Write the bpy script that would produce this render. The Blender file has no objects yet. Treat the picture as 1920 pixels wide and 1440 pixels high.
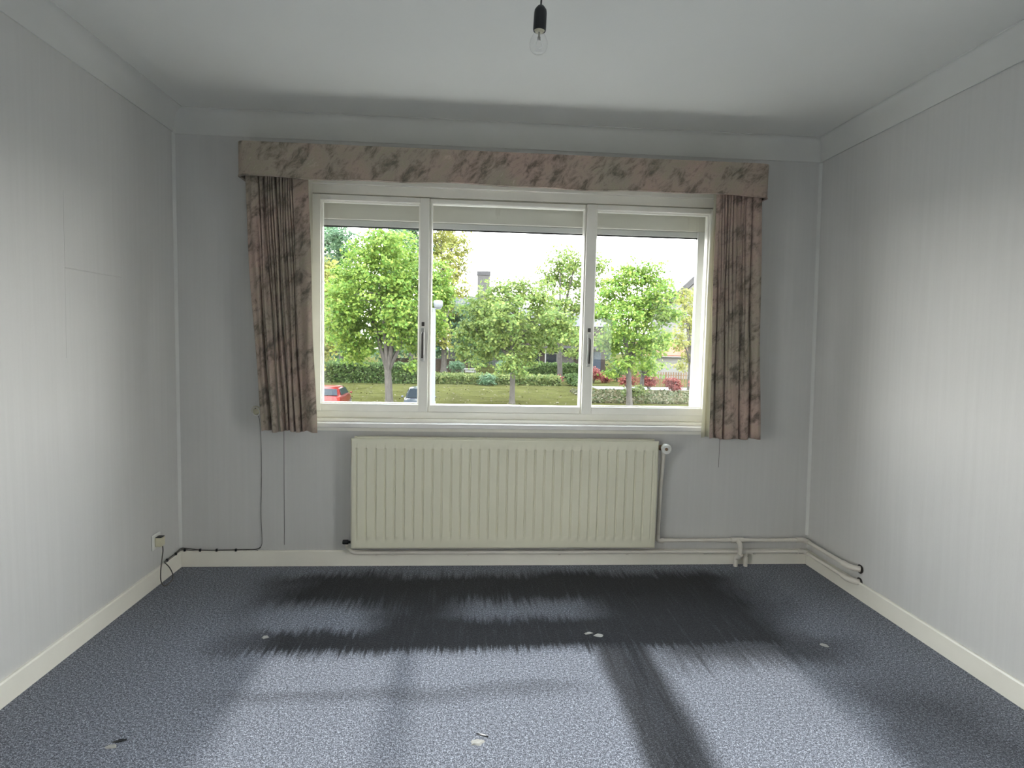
import bpy, bmesh, math, random
import numpy as np
from mathutils import Vector, Matrix
random.seed(7)
rng = np.random.default_rng(11)
S = bpy.context.scene
COL = S.collection
PI = math.pi

# ------------------------------------------------------------------ camera
def look(yaw, pitch, roll):
    f = Vector((math.sin(yaw)*math.cos(pitch), math.cos(yaw)*math.cos(pitch), math.sin(pitch)))
    r = f.cross(Vector((0, 0, 1))).normalized(); u = r.cross(f)
    c, s = math.cos(roll), math.sin(roll)
    return c*r + s*u, -s*r + c*u, f
cam_data = bpy.data.cameras.new('camera')
cam = bpy.data.objects.new('camera', cam_data); COL.objects.link(cam)
r_, u_, f_ = look(0.0715783, -0.0715785, 0.02189600)
cam.matrix_world = Matrix(((r_.x, u_.x, -f_.x, 1.60775), (r_.y, u_.y, -f_.y, -3.43028), (r_.z, u_.z, -f_.z, 1.30718), (0, 0, 0, 1)))
cam_data.sensor_width = 36.0
cam_data.lens = 1126.60*36/1920
cam_data.clip_start = 0.02; cam_data.clip_end = 500
S.camera = cam

# ------------------------------------------------------------------ sky, sun, exposure
SKY = 8.0
SUN = 2.5
world = bpy.data.worlds.new('sky'); S.world = world; world.use_nodes = True
nt = world.node_tree; nt.nodes.clear()
wo = nt.nodes.new('ShaderNodeOutputWorld'); bg = nt.nodes.new('ShaderNodeBackground')
tc = nt.nodes.new('ShaderNodeTexCoord'); sx = nt.nodes.new('ShaderNodeSeparateXYZ'); rp = nt.nodes.new('ShaderNodeValToRGB')
nt.links.new(tc.outputs['Generated'], sx.inputs[0]); nt.links.new(sx.outputs['Z'], rp.inputs[0])
rp.color_ramp.elements[0].position = 0.0; rp.color_ramp.elements[0].color = (1.0, 0.97, 0.93, 1)
rp.color_ramp.elements[1].position = 1.0; rp.color_ramp.elements[1].color = (0.72, 0.84, 1.0, 1)
e = rp.color_ramp.elements.new(0.30); e.color = (0.97, 0.98, 1.0, 1)
nt.links.new(rp.outputs[0], bg.inputs[0]); bg.inputs[1].default_value = SKY
nt.links.new(bg.outputs[0], wo.inputs[0])
sun_data = bpy.data.lights.new('sun', 'SUN'); sun_data.energy = SUN; sun_data.angle = math.radians(4.0); sun_data.color = (1.0, 0.98, 0.95)
sun = bpy.data.objects.new('sun', sun_data); COL.objects.link(sun)
sun.location = (2, 20, 25)
sun.rotation_euler = Vector((0.012, -math.cos(math.radians(42.4)), -math.sin(math.radians(42.4)))).to_track_quat('-Z', 'Y').to_euler()
S.view_settings.view_transform = 'Standard'
S.view_settings.look = 'None'
S.view_settings.exposure = 0.66
S.view_settings.gamma = 1.0
S.view_settings.use_curve_mapping = False
S.cycles.max_bounces = 14; S.cycles.diffuse_bounces = 8; S.cycles.transparent_max_bounces = 24
S.cycles.use_denoising = True
S.cycles.sample_clamp_indirect = 6.0

# ------------------------------------------------------------------ materials
def new_mat(name):
    m = bpy.data.materials.new(name); m.use_nodes = True
    nt = m.node_tree; b = nt.nodes['Principled BSDF']
    return m, nt, b
def lin(c): return tuple(c)+(1.0,) if len(c) == 3 else c
def mat(name, c, rough=0.6, metal=0.0, var=0.0, vscale=6.0, stretch=(1, 1, 1), bump=0.0, bscale=80.0, spec=0.4, coat=0.0):
    m, nt, b = new_mat(name)
    b.inputs['Roughness'].default_value = rough; b.inputs['Metallic'].default_value = metal
    b.inputs['Specular IOR Level'].default_value = spec
    b.inputs['Coat Weight'].default_value = coat
    b.inputs['Base Color'].default_value = lin(c)
    if var or bump:
        t = nt.nodes.new('ShaderNodeTexCoord'); mp = nt.nodes.new('ShaderNodeMapping'); mp.inputs['Scale'].default_value = stretch
        nt.links.new(t.outputs['Object'], mp.inputs[0])
    if var:
        n = nt.nodes.new('ShaderNodeTexNoise'); n.inputs['Scale'].default_value = vscale; n.inputs['Detail'].default_value = 5
        nt.links.new(mp.outputs[0], n.inputs['Vector'])
        r = nt.nodes.new('ShaderNodeValToRGB')
        r.color_ramp.elements[0].position = 0.3; r.color_ramp.elements[1].position = 0.7
        r.color_ramp.elements[0].color = lin([x*(1-var) for x in c]); r.color_ramp.elements[1].color = lin([min(1, x*(1+var)) for x in c])
        nt.links.new(n.outputs['Fac'], r.inputs[0]); nt.links.new(r.outputs[0], b.inputs['Base Color'])
    if bump:
        n2 = nt.nodes.new('ShaderNodeTexNoise'); n2.inputs['Scale'].default_value = bscale; n2.inputs['Detail'].default_value = 3
        nt.links.new(mp.outputs[0], n2.inputs['Vector'])
        bp = nt.nodes.new('ShaderNodeBump'); bp.inputs['Strength'].default_value = bump; bp.inputs['Distance'].default_value = 0.01
        nt.links.new(n2.outputs['Fac'], bp.inputs['Height']); nt.links.new(bp.outputs[0], b.inputs['Normal'])
    return m

M = {}
M['wall'] = mat('wall_paper', (0.592, 0.585, 0.568), 0.55, var=0.022, vscale=3.0, stretch=(17, 17, 0.5), bump=0.10, bscale=55, spec=0.35)
M['ceiling'] = mat('ceiling_paint', (0.72, 0.72, 0.69), 0.8, var=0.02, vscale=1.5, bump=0.04, bscale=60)
M['cornice'] = mat('cornice_paint', (0.64, 0.64, 0.615), 0.7, var=0.02)
M['cream'] = mat('cream_gloss', (0.82, 0.79, 0.70), 0.35, var=0.04, vscale=4, bump=0.03)
M['frame'] = mat('window_paint', (0.92, 0.90, 0.82), 0.35, var=0.04, vscale=5, bump=0.04, bscale=30)
M['sill'] = mat('sill_marble', (0.76, 0.74, 0.71), 0.25, var=0.06, vscale=9)
M['radiator'] = mat('radiator_enamel', (0.72, 0.70, 0.56), 0.32, var=0.02, vscale=3)
M['pipe'] = mat('pipe_paint', (0.70, 0.66, 0.59), 0.35, var=0.05, vscale=12, bump=0.05, bscale=60)
M['seam'] = mat('seam_gap', (0.10, 0.10, 0.095), 0.9)
M['black'] = mat('black_plastic', (0.012, 0.014, 0.017), 0.35)
M['cable'] = mat('grey_cable', (0.09, 0.085, 0.075), 0.5)
M['wall_cord'] = mat('painted_wire', (0.24, 0.235, 0.22), 0.6)
M['plastic'] = mat('yellowed_plastic', (0.60, 0.57, 0.42), 0.4, var=0.08)
M['white_plastic'] = mat('white_plastic', (0.72, 0.72, 0.68), 0.35)
M['brass'] = mat('dull_brass', (0.20, 0.13, 0.075), 0.4, metal=0.8)
M['steel'] = mat('steel', (0.55, 0.55, 0.53), 0.3, metal=1.0)
M['dark_metal'] = mat('dark_metal', (0.07, 0.065, 0.06), 0.4, metal=0.7)
M['shutter'] = mat('shutter_paint', (0.60, 0.58, 0.52), 0.6, var=0.04)
M['shutter_bar'] = mat('shutter_alloy', (0.5746, 0.5746, 0.5586), 0.4)
M['lining'] = None
M['tuft'] = mat('pale_backing', (0.36, 0.355, 0.33), 0.9, var=0.15, vscale=40, bump=0.5, bscale=90)
M['bark'] = mat('bark', (0.0672, 0.0609, 0.0525), 0.9, var=0.3, vscale=5, stretch=(2, 2, 0.6), bump=0.5, bscale=8)
M['bark_dark'] = mat('bark_dark', (0.05, 0.045, 0.04), 0.9, var=0.3, vscale=5, bump=0.5, bscale=8)

def glass_mat(name, tint, f0=0.07, rough=0.0):
    m = bpy.data.materials.new(name); m.use_nodes = True
    nt = m.node_tree; nt.nodes.clear(); N = nt.nodes.new
    o = N('ShaderNodeOutputMaterial'); mx = N('ShaderNodeMixShader')
    tr = N('ShaderNodeBsdfTransparent'); gl = N('ShaderNodeBsdfGlossy'); lw = N('ShaderNodeLayerWeight')
    pw = N('ShaderNodeMath'); pw.operation = 'POWER'; pw.inputs[1].default_value = 5
    ma = N('ShaderNodeMath'); ma.operation = 'MULTIPLY_ADD'; ma.inputs[1].default_value = 1-f0; ma.inputs[2].default_value = f0
    nt.links.new(lw.outputs['Facing'], pw.inputs[0]); nt.links.new(pw.outputs[0], ma.inputs[0])
    tr.inputs[0].default_value = lin(tint); gl.inputs['Roughness'].default_value = rough
    nt.links.new(ma.outputs[0], mx.inputs[0]); nt.links.new(tr.outputs[0], mx.inputs[1]); nt.links.new(gl.outputs[0], mx.inputs[2])
    nt.links.new(mx.outputs[0], o.inputs[0])
    return m
M['glass'] = glass_mat('window_glass', (0.97, 0.98, 0.97), 0.04)
M['dim_glass'] = glass_mat('smoked_glass', (0.50, 0.53, 0.51), 0.04)
M['bulb_glass'] = glass_mat('bulb_glass', (0.985, 0.985, 0.985), 0.07)
M['car_glass'] = mat('car_glass', (0.012, 0.016, 0.02), 0.12, spec=0.18)

def fabric(name):
    m, nt, b = new_mat(name)
    t = nt.nodes.new('ShaderNodeTexCoord')
    mp = nt.nodes.new('ShaderNodeMapping'); mp0 = nt.nodes.new('ShaderNodeMapping'); mp0.inputs['Rotation'].default_value = (0, math.radians(-42), 0); mp.inputs['Scale'].default_value = (1.0, 1.0, 0.50)
    nt.links.new(t.outputs['Object'], mp0.inputs[0]); nt.links.new(mp0.outputs[0], mp.inputs[0])
    n = nt.nodes.new('ShaderNodeTexNoise'); n.inputs['Scale'].default_value = 17; n.inputs['Detail'].default_value = 10; n.inputs['Roughness'].default_value = 0.74; n.inputs['Distortion'].default_value = 0.35
    nt.links.new(mp.outputs[0], n.inputs['Vector'])
    r = nt.nodes.new('ShaderNodeValToRGB'); cr = r.color_ramp
    cr.elements[0].position = 0.30; cr.elements[0].color = (0.115, 0.10, 0.088, 1)
    cr.elements[1].position = 0.76; cr.elements[1].color = (0.68, 0.60, 0.53, 1)
    for p, c in ((0.40, (0.22, 0.185, 0.155)), (0.47, (0.38, 0.31, 0.265)), (0.53, (0.48, 0.385, 0.335)), (0.60, (0.43, 0.365, 0.29)), (0.66, (0.52, 0.435, 0.375))):
        e = cr.elements.new(p); e.color = lin(c)
    nt.links.new(n.outputs['Fac'], r.inputs[0])
    # broad tone areas: grey-green against pinkish
    n2 = nt.nodes.new('ShaderNodeTexNoise'); n2.inputs['Scale'].default_value = 3.5; n2.inputs['Detail'].default_value = 3
    nt.links.new(t.outputs['Object'], n2.inputs['Vector'])
    r2 = nt.nodes.new('ShaderNodeValToRGB'); r2.color_ramp.elements[0].position = 0.4; r2.color_ramp.elements[1].position = 0.62
    r2.color_ramp.elements[0].color = (0.92, 0.97, 0.91, 1); r2.color_ramp.elements[1].color = (1.07, 0.99, 0.97, 1)
    nt.links.new(n2.outputs['Fac'], r2.inputs[0])
    mx = nt.nodes.new('ShaderNodeMix'); mx.data_type = 'RGBA'; mx.blend_type = 'MULTIPLY'; mx.inputs[0].default_value = 1.0
    nt.links.new(r.outputs[0], mx.inputs[6]); nt.links.new(r2.outputs[0], mx.inputs[7])
    nt.links.new(mx.outputs[2], b.inputs['Base Color'])
    b.inputs['Roughness'].default_value = 0.75; b.inputs['Sheen Weight'].default_value = 0.15; b.inputs['Specular IOR Level'].default_value = 0.25
    n3 = nt.nodes.new('ShaderNodeTexNoise'); n3.inputs['Scale'].default_value = 350; nt.links.new(t.outputs['Object'], n3.inputs['Vector'])
    bp = nt.nodes.new('ShaderNodeBump'); bp.inputs['Strength'].default_value = 0.25; bp.inputs['Distance'].default_value = 0.003
    nt.links.new(n3.outputs['Fac'], bp.inputs['Height']); nt.links.new(bp.outputs[0], b.inputs['Normal'])
    tr = nt.nodes.new('ShaderNodeBsdfTranslucent'); nt.links.new(mx.outputs[2], tr.inputs[0])
    ms = nt.nodes.new('ShaderNodeMixShader'); ms.inputs[0].default_value = 0.12
    nt.links.new(b.outputs[0], ms.inputs[1]); nt.links.new(tr.outputs[0], ms.inputs[2])
    nt.links.new(ms.outputs[0], nt.nodes['Material Output'].inputs[0])
    return m
M['fabric'] = fabric('mottled_fabric')
def cloth_plain(name, c, tl):
    m, nt, b = new_mat(name)
    b.inputs['Base Color'].default_value = lin(c); b.inputs['Roughness'].default_value = 0.8
    tr = nt.nodes.new('ShaderNodeBsdfTranslucent'); tr.inputs[0].default_value = lin(c)
    ms = nt.nodes.new('ShaderNodeMixShader'); ms.inputs[0].default_value = tl
    nt.links.new(b.outputs[0], ms.inputs[1]); nt.links.new(tr.outputs[0], ms.inputs[2]); nt.links.new(ms.outputs[0], nt.nodes['Material Output'].inputs[0])
    return m
M['lining'] = cloth_plain('curtain_lining', (0.74, 0.72, 0.60), 0.3)

def leaf_mat(name, c1, c2, tl=0.4):
    m, nt, b = new_mat(name)
    g = nt.nodes.new('ShaderNodeNewGeometry'); r = nt.nodes.new('ShaderNodeValToRGB')
    r.color_ramp.elements[0].color = lin(c1); r.color_ramp.elements[1].color = lin(c2)
    nt.links.new(g.outputs['Random Per Island'], r.inputs[0]); nt.links.new(r.outputs[0], b.inputs['Base Color'])
    b.inputs['Roughness'].default_value = 0.6; b.inputs['Specular IOR Level'].default_value = 0.12
    tr = nt.nodes.new('ShaderNodeBsdfTranslucent'); nt.links.new(r.outputs[0], tr.inputs[0])
    ms = nt.nodes.new('ShaderNodeMixShader'); ms.inputs[0].default_value = tl
    nt.links.new(b.outputs[0], ms.inputs[1]); nt.links.new(tr.outputs[0], ms.inputs[2]); nt.links.new(ms.outputs[0], nt.nodes['Material Output'].inputs[0])
    return m
M['leaf'] = leaf_mat('maple_leaf', (0.075, 0.165, 0.028), (0.25, 0.33, 0.065))
M['leaf_b'] = leaf_mat('maple_leaf_olive', (0.085, 0.15, 0.04), (0.23, 0.28, 0.075))
M['leaf_y'] = leaf_mat('yellowing_leaf', (0.13, 0.16, 0.045), (0.32, 0.31, 0.08))
M['leaf_d'] = leaf_mat('dark_leaf', (0.055, 0.115, 0.06), (0.13, 0.2, 0.11))
M['leaf_hedge'] = leaf_mat('hedge_leaf', (0.035, 0.07, 0.022), (0.12, 0.17, 0.055))
M['leaf_shrub'] = leaf_mat('shrub_leaf', (0.055, 0.095, 0.028), (0.18, 0.2, 0.07))
M['leaf_red'] = leaf_mat('red_leaf', (0.13, 0.03, 0.03), (0.32, 0.1, 0.085))
M['leaf_ivy'] = leaf_mat('dry_ground_leaf', (0.03, 0.05, 0.015), (0.12, 0.1, 0.06), 0.2)
M['leaf_fall'] = leaf_mat('fallen_leaf', (0.05, 0.04, 0.015), (0.1, 0.09, 0.05), 0.1)
M['lawn'] = mat('lawn_grass', (0.047, 0.0475, 0.0165), 0.95, var=0.28, vscale=0.9, bump=0.5, bscale=3, spec=0.0)
M['asphalt'] = mat('asphalt', (0.0294, 0.0294, 0.0294), 0.9, var=0.1, vscale=3)
M['gravel'] = mat('pale_paving', (0.1428, 0.1428, 0.1386), 0.9, var=0.1, vscale=1)
M['wood_fence'] = mat('larch_wood', (0.1260, 0.0714, 0.0294), 0.7, var=0.2, vscale=3)
M['brick'] = mat('dark_brickwork', (0.0315, 0.0231, 0.0189), 0.9, var=0.3, vscale=6)
M['brown_wall'] = mat('brown_brick_wall', (0.0462, 0.0315, 0.0210), 0.9, var=0.3, vscale=4)
M['render'] = mat('pale_render', (0.1428, 0.1386, 0.1302), 0.85, var=0.06, vscale=0.6)
M['grey_render'] = mat('grey_render', (0.0714, 0.0672, 0.0651), 0.9, var=0.12, vscale=1.2)
M['slate'] = mat('roof_slate', (0.0420, 0.0399, 0.0420), 0.7, var=0.15, vscale=3)
M['terracotta'] = mat('terracotta_tile', (0.1386, 0.0462, 0.0210), 0.8, var=0.2, vscale=3)
M['blue_door'] = mat('blue_paint', (0.0126, 0.0252, 0.0462), 0.4)
M['lamp_post'] = mat('galvanised_post', (0.1512, 0.1638, 0.1680), 0.5, spec=0.3)
M['red_paint'] = mat('red_car_paint', (0.115, 0.010, 0.008), 0.3, spec=0.3, coat=0.15)
M['dark_paint'] = mat('dark_car_paint', (0.03, 0.035, 0.045), 0.2, spec=0.5, coat=0.6)
M['tail'] = mat('tail_lamp', (0.28, 0.02, 0.015), 0.15)
M['lamp_clear'] = mat('head_lamp', (0.5, 0.5, 0.5), 0.1)
M['rubber'] = mat('rubber', (0.02, 0.02, 0.02), 0.8)
M['plate'] = mat('plate_white', (0.1680, 0.1680, 0.1596), 0.5)

def carpet_mat():
    m, nt, b = new_mat('speckled_carpet')
    N = nt.nodes.new; L = nt.links.new
    t = N('ShaderNodeTexCoord'); sep = N('ShaderNodeSeparateXYZ'); L(t.outputs['Object'], sep.inputs[0])
    def noise(scale, detail, stretch=(1, 1, 1), rough=0.5):
        mp = N('ShaderNodeMapping'); mp.inputs['Scale'].default_value = stretch; L(t.outputs['Object'], mp.inputs[0])
        n = N('ShaderNodeTexNoise'); n.inputs['Scale'].default_value = scale; n.inputs['Detail'].default_value = detail; n.inputs['Roughness'].default_value = rough
        L(mp.outputs[0], n.inputs['Vector']); return n.outputs['Fac']
    def math_(op, a, b_=None, c=None):
        n = N('ShaderNodeMath'); n.operation = op
        for i, v in enumerate((a, b_, c)):
            if v is None: continue
            if isinstance(v, (int, float)): n.inputs[i].default_value = v
            else: L(v, n.inputs[i])
        return n.outputs[0]
    def step(v, a, b_):            # smooth 0..1 between a and b
        n = N('ShaderNodeMapRange'); n.interpolation_type = 'SMOOTHSTEP'
        L(v, n.inputs[0]); n.inputs[1].default_value = a; n.inputs[2].default_value = b_; n.inputs[3].default_value = 0; n.inputs[4].default_value = 1
        return n.outputs[0]
    inv = lambda v: math_('SUBTRACT', 1.0, v)
    mul = lambda *v: (v[0] if len(v) == 1 else math_('MULTIPLY', v[0], mul(*v[1:])))
    fine = noise(235, 2, rough=0.6); mid = noise(95, 3, rough=0.7)
    spk = math_('ADD', mul(fine, 0.62), mul(mid, 0.38))
    r = N('ShaderNodeValToRGB'); cr = r.color_ramp
    cr.elements[0].position = 0.36; cr.elements[0].color = (0.030, 0.034, 0.044, 1)
    cr.elements[1].position = 0.66; cr.elements[1].color = (0.54, 0.575, 0.66, 1)
    e = cr.elements.new(0.50); e.color = (0.145, 0.157, 0.188, 1)
    L(spk, r.inputs[0])
    # shade under the window painted into the pile colour, mixed with brushed dirt streaks
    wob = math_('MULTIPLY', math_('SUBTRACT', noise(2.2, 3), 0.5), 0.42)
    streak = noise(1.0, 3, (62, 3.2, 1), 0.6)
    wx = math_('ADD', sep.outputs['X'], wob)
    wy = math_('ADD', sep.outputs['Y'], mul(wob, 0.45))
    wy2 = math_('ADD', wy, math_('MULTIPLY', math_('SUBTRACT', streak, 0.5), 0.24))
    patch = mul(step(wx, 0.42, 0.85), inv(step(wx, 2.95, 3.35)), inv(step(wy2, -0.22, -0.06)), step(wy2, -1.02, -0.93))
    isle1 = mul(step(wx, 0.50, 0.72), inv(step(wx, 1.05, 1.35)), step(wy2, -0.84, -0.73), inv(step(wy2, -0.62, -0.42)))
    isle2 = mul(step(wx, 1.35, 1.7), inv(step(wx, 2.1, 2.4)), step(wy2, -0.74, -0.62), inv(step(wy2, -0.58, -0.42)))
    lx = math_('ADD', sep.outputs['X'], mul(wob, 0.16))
    mullion_shade = mul(step(lx, 2.13, 2.21), inv(step(lx, 2.36, 2.47)), inv(step(wy2, -0.95, -0.80)))  # shadow strip of the right mullion, painted into the carpet
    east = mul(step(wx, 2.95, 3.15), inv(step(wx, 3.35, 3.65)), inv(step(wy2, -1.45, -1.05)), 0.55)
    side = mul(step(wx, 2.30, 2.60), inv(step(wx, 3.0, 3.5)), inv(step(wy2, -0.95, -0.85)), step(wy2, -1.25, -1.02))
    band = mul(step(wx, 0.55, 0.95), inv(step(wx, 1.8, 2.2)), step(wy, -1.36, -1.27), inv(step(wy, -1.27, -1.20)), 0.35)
    shade_soil = math_('MAXIMUM', mul(patch, inv(mul(math_('MAXIMUM', isle1, mul(isle2, 0.7)), 0.95))), math_('MAXIMUM', mul(mullion_shade, 0.9), math_('MAXIMUM', mul(side, 0.8), math_('MAXIMUM', band, east))))
    shade_soil = mul(shade_soil, math_('ADD', 0.80, mul(streak, 0.42)))
    shade_clamp = N('ShaderNodeClamp'); L(shade_soil, shade_clamp.inputs[0])
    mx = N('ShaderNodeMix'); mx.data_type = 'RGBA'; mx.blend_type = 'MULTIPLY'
    L(mul(shade_clamp.outputs[0], 0.97), mx.inputs[0]); L(r.outputs[0], mx.inputs[6]); mx.inputs[7].default_value = (0.06, 0.06, 0.064, 1)
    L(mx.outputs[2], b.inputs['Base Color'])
    b.inputs['Roughness'].default_value = 0.95; b.inputs['Specular IOR Level'].default_value = 0.12
    b.inputs['Sheen Weight'].default_value = 0.1
    bp = N('ShaderNodeBump'); bp.inputs['Strength'].default_value = 0.8; bp.inputs['Distance'].default_value = 0.006
    L(spk, bp.inputs['Height']); L(bp.outputs[0], b.inputs['Normal'])
    return m
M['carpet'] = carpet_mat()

# ------------------------------------------------------------------ helpers
def setp(o, label=None, cat=None, group=None, kind=None):
    if label: o['label'] = label
    if cat: o['category'] = cat
    if group: o['group'] = group
    if kind: o['kind'] = kind
    return o
def thing(name, label, cat, loc=(0, 0, 0), group=None):
    o = bpy.data.objects.new(name, None); COL.objects.link(o); o.location = loc; o.empty_display_size = 0.1
    return setp(o, label, cat, group)
def obj(name, bm, m, parent=None, smooth=False, bevel=0.0, label=None, kind=None, auto=35):
    """link a bmesh (world coordinates) as one object; under a parent it keeps world placement"""
    me = bpy.data.meshes.new(name)
    bmesh.ops.recalc_face_normals(bm, faces=bm.faces[:])
    bm.to_mesh(me); bm.free()
    return obj_me(name, me, m, parent, smooth, bevel, label, kind, auto)
def world_loc(p):
    v = Vector((0, 0, 0))
    while p: v += p.location; p = p.parent
    return v
def obj_me(name, me, m, parent=None, smooth=False, bevel=0.0, label=None, kind=None, auto=35):
    o = bpy.data.objects.new(name, me); COL.objects.link(o)
    if isinstance(m, (list, tuple)):
        for k in m: me.materials.append(k)
    elif m: me.materials.append(m)
    if smooth:
        me.polygons.foreach_set('use_smooth', [True]*len(me.polygons))
        try: me.set_sharp_from_angle(angle=math.radians(auto))
        except Exception: pass
    if parent:
        o.parent = parent; o.location = -world_loc(parent)
    if bevel:
        md = o.modifiers.new('bevel', 'BEVEL'); md.width = bevel; md.segments = 2; md.limit_method = 'ANGLE'; md.angle_limit = math.radians(40)
    return setp(o, label, kind=kind)
def box(bm, x0, x1, y0, y1, z0, z1):
    v = [bm.verts.new((x, y, z)) for x in (x0, x1) for y in (y0, y1) for z in (z0, z1)]
    for f in ((0, 1, 3, 2), (4, 6, 7, 5), (0, 4, 5, 1), (2, 3, 7, 6), (0, 2, 6, 4), (1, 5, 7, 3)): bm.faces.new([v[i] for i in f])
    return bm
def B(*boxes):
    bm = bmesh.new()
    for b in boxes: box(bm, *b)
    return bm
def spline(pts, n=8):
    P = [Vector(p) for p in pts]; out = []
    for i in range(len(P)-1):
        p0 = P[max(i-1, 0)]; p1 = P[i]; p2 = P[i+1]; p3 = P[min(i+2, len(P)-1)]
        for k in range(n):
            t = k/n
            out.append(0.5*((2*p1)+(-p0+p2)*t+(2*p0-5*p1+4*p2-p3)*t*t+(-p0+3*p1-3*p2+p3)*t**3))
    out.append(P[-1]); return out
def fillet(pts, r, n=6):
    P = [Vector(p) for p in pts]; out = [P[0]]
    for i in range(1, len(P)-1):
        a = (P[i-1]-P[i]); c = (P[i+1]-P[i]); rr = min(r, a.length*0.49, c.length*0.49)
        a = P[i]+a.normalized()*rr; c = P[i]+c.normalized()*rr
        for k in range(n+1):
            t = k/n; out.append((1-t)**2*a+2*t*(1-t)*P[i]+t*t*c)
    out.append(P[-1]); return out
def tube(bm, pts, r, seg=10):
    P = [Vector(p) for p in pts]; R = r if isinstance(r, (list, tuple)) else [r]*len(P)
    t0 = (P[1]-P[0]).normalized(); up = Vector((0, 0, 1)) if abs(t0.z) < 0.9 else Vector((1, 0, 0))
    nrm = t0.cross(up).normalized(); rings = []
    for i, p in enumerate(P):
        t = (P[min(i+1, len(P)-1)]-P[max(i-1, 0)]).normalized()
        nrm = (nrm - t*nrm.dot(t)).normalized(); bn = t.cross(nrm)
        rings.append([bm.verts.new(p+R[i]*(math.cos(2*PI*k/seg)*nrm+math.sin(2*PI*k/seg)*bn)) for k in range(seg)])
    for a, b in zip(rings, rings[1:]):
        for k in range(seg): bm.faces.new((a[k], a[(k+1) % seg], b[(k+1) % seg], b[k]))
    bm.faces.new(rings[0]); bm.faces.new(rings[-1][::-1]); return bm
def T(pts, r, seg=10): return tube(bmesh.new(), pts, r, seg)
def lathe(prof, c=(0, 0, 0), axis='z', seg=24, tilt=None):
    bm = bmesh.new(); rings = []
    for (r, h) in prof:
        ring = []
        for k in range(seg):
            a = 2*PI*k/seg; x, y, z = r*math.cos(a), r*math.sin(a), h
            if axis == 'y': p = (x, z, y)
            elif axis == 'x': p = (z, x, y)
            else: p = (x, y, z)
            ring.append(bm.verts.new(p))
        rings.append(ring)
    for a, b in zip(rings, rings[1:]):
        for k in range(seg): bm.faces.new((a[k], a[(k+1) % seg], b[(k+1) % seg], b[k]))
    if prof[0][0] > 1e-5: bm.faces.new(rings[0])
    if prof[-1][0] > 1e-5: bm.faces.new(rings[-1])
    if tilt is not None: bmesh.ops.rotate(bm, verts=bm.verts[:], cent=(0, 0, 0), matrix=tilt)
    bmesh.ops.translate(bm, verts=bm.verts[:], vec=c)
    bmesh.ops.remove_doubles(bm, verts=bm.verts[:], dist=1e-6)
    return bm
def extrude_profile(prof, a, b, axis):
    """closed 2-D profile swept from a to b; axis 'x': profile is (y,z); axis 'y': profile is (x,z)"""
    bm = bmesh.new(); R = []
    for s in (a, b):
        R.append([bm.verts.new((s, p[0], p[1]) if axis == 'x' else (p[0], s, p[1])) for p in prof])
    n = len(prof)
    for k in range(n): bm.faces.new((R[0][k], R[0][(k+1) % n], R[1][(k+1) % n], R[1][k]))
    bm.faces.new(R[0]); bm.faces.new(R[1][::-1]); return bm

# ------------------------------------------------------------------ room shell
W, H, YR, LEAN = 3.670, 2.50, -4.50, 0.0199     # width, height, rear wall, lean of the right wall
def lean(bm):
    for v in bm.verts: v.co.x -= LEAN*v.co.z
    return bm
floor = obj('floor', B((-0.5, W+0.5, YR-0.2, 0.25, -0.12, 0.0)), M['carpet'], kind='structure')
obj('ceiling', B((-0.5, W+0.5, YR-0.2, 0.25, H, H+0.2)), M['ceiling'], kind='structure')
wx0, wx1, wz0, wz1 = 0.68, 3.045, 0.80, 2.20
wall_back = obj('wall_back', B((-0.2, wx0, 0, 0.20, 0, H), (wx1, W+0.2, 0, 0.20, 0, H), (wx0, wx1, 0, 0.20, 0, wz0), (wx0, wx1, 0, 0.20, wz1, H)), M['wall'], kind='structure')
gy0, gy1, gz0, gz1 = -3.62, -2.30, 0.04, 2.08   # unseen glazed opening added in the left wall to let in more daylight
wall_left = obj('wall_left', B((-0.42, 0, gy1, 0.0, 0, H), (-0.42, 0, YR, gy0, 0, H), (-0.42, 0, gy0, gy1, 0, gz0), (-0.42, 0, gy0, gy1, gz1, H)), M['wall'], kind='structure')
sx0, sx1, sz0, sz1 = 3.27, 3.57, 1.05, 1.66       # small frosted window in the rear wall, mirrored in the front glass
ry0, ry1 = -3.10, -2.06                           # unseen opening added in the right wall to brighten the left one
wall_right = obj('wall_right', lean(B((W, W+0.42, ry1, 0, 0, H), (W, W+0.42, YR, ry0, 0, H), (W, W+0.42, ry0, ry1, 0, gz0), (W, W+0.42, ry0, ry1, gz1, H))), M['wall'], kind='structure')
obj('wall_rear', B((-0.42, sx0, YR-0.12, YR, 0, H), (sx1, W+0.42, YR-0.12, YR, 0, H), (sx0, sx1, YR-0.12, YR, 0, sz0), (sx0, sx1, YR-0.12, YR, sz1, H)), M['wall'], kind='structure')
# coved cornices
def cove(out, drop, n=7, step=0.006):
    p = [(0, -drop), (step, -drop)]
    for k in range(n+1):
        a = k/n*PI/2
        p.append((out-(out-step)*math.cos(a)*1.0 if False else step+(out-step)*(1-math.cos(a)), -drop+(drop-0.004)*math.sin(a)))
    p += [(out+0.004, -0.004), (out+0.004, 0), (0, 0)]
    return p
obj('trim_1', extrude_profile([(-a, H+b) for a, b in cove(0.055, 0.125)], 0.0, W-0.04, 'x'), M['cornice'], smooth=True, kind='structure')
obj('trim_2', extrude_profile([(a, H+b) for a, b in cove(0.072, 0.115)], YR, 0.0, 'y'), M['cornice'], smooth=True, kind='structure')
obj('trim_3', extrude_profile([(W-LEAN*H-a, H+b) for a, b in cove(0.045, 0.125)], YR, 0.0, 'y'), M['cornice'], smooth=True, kind='structure')
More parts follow.
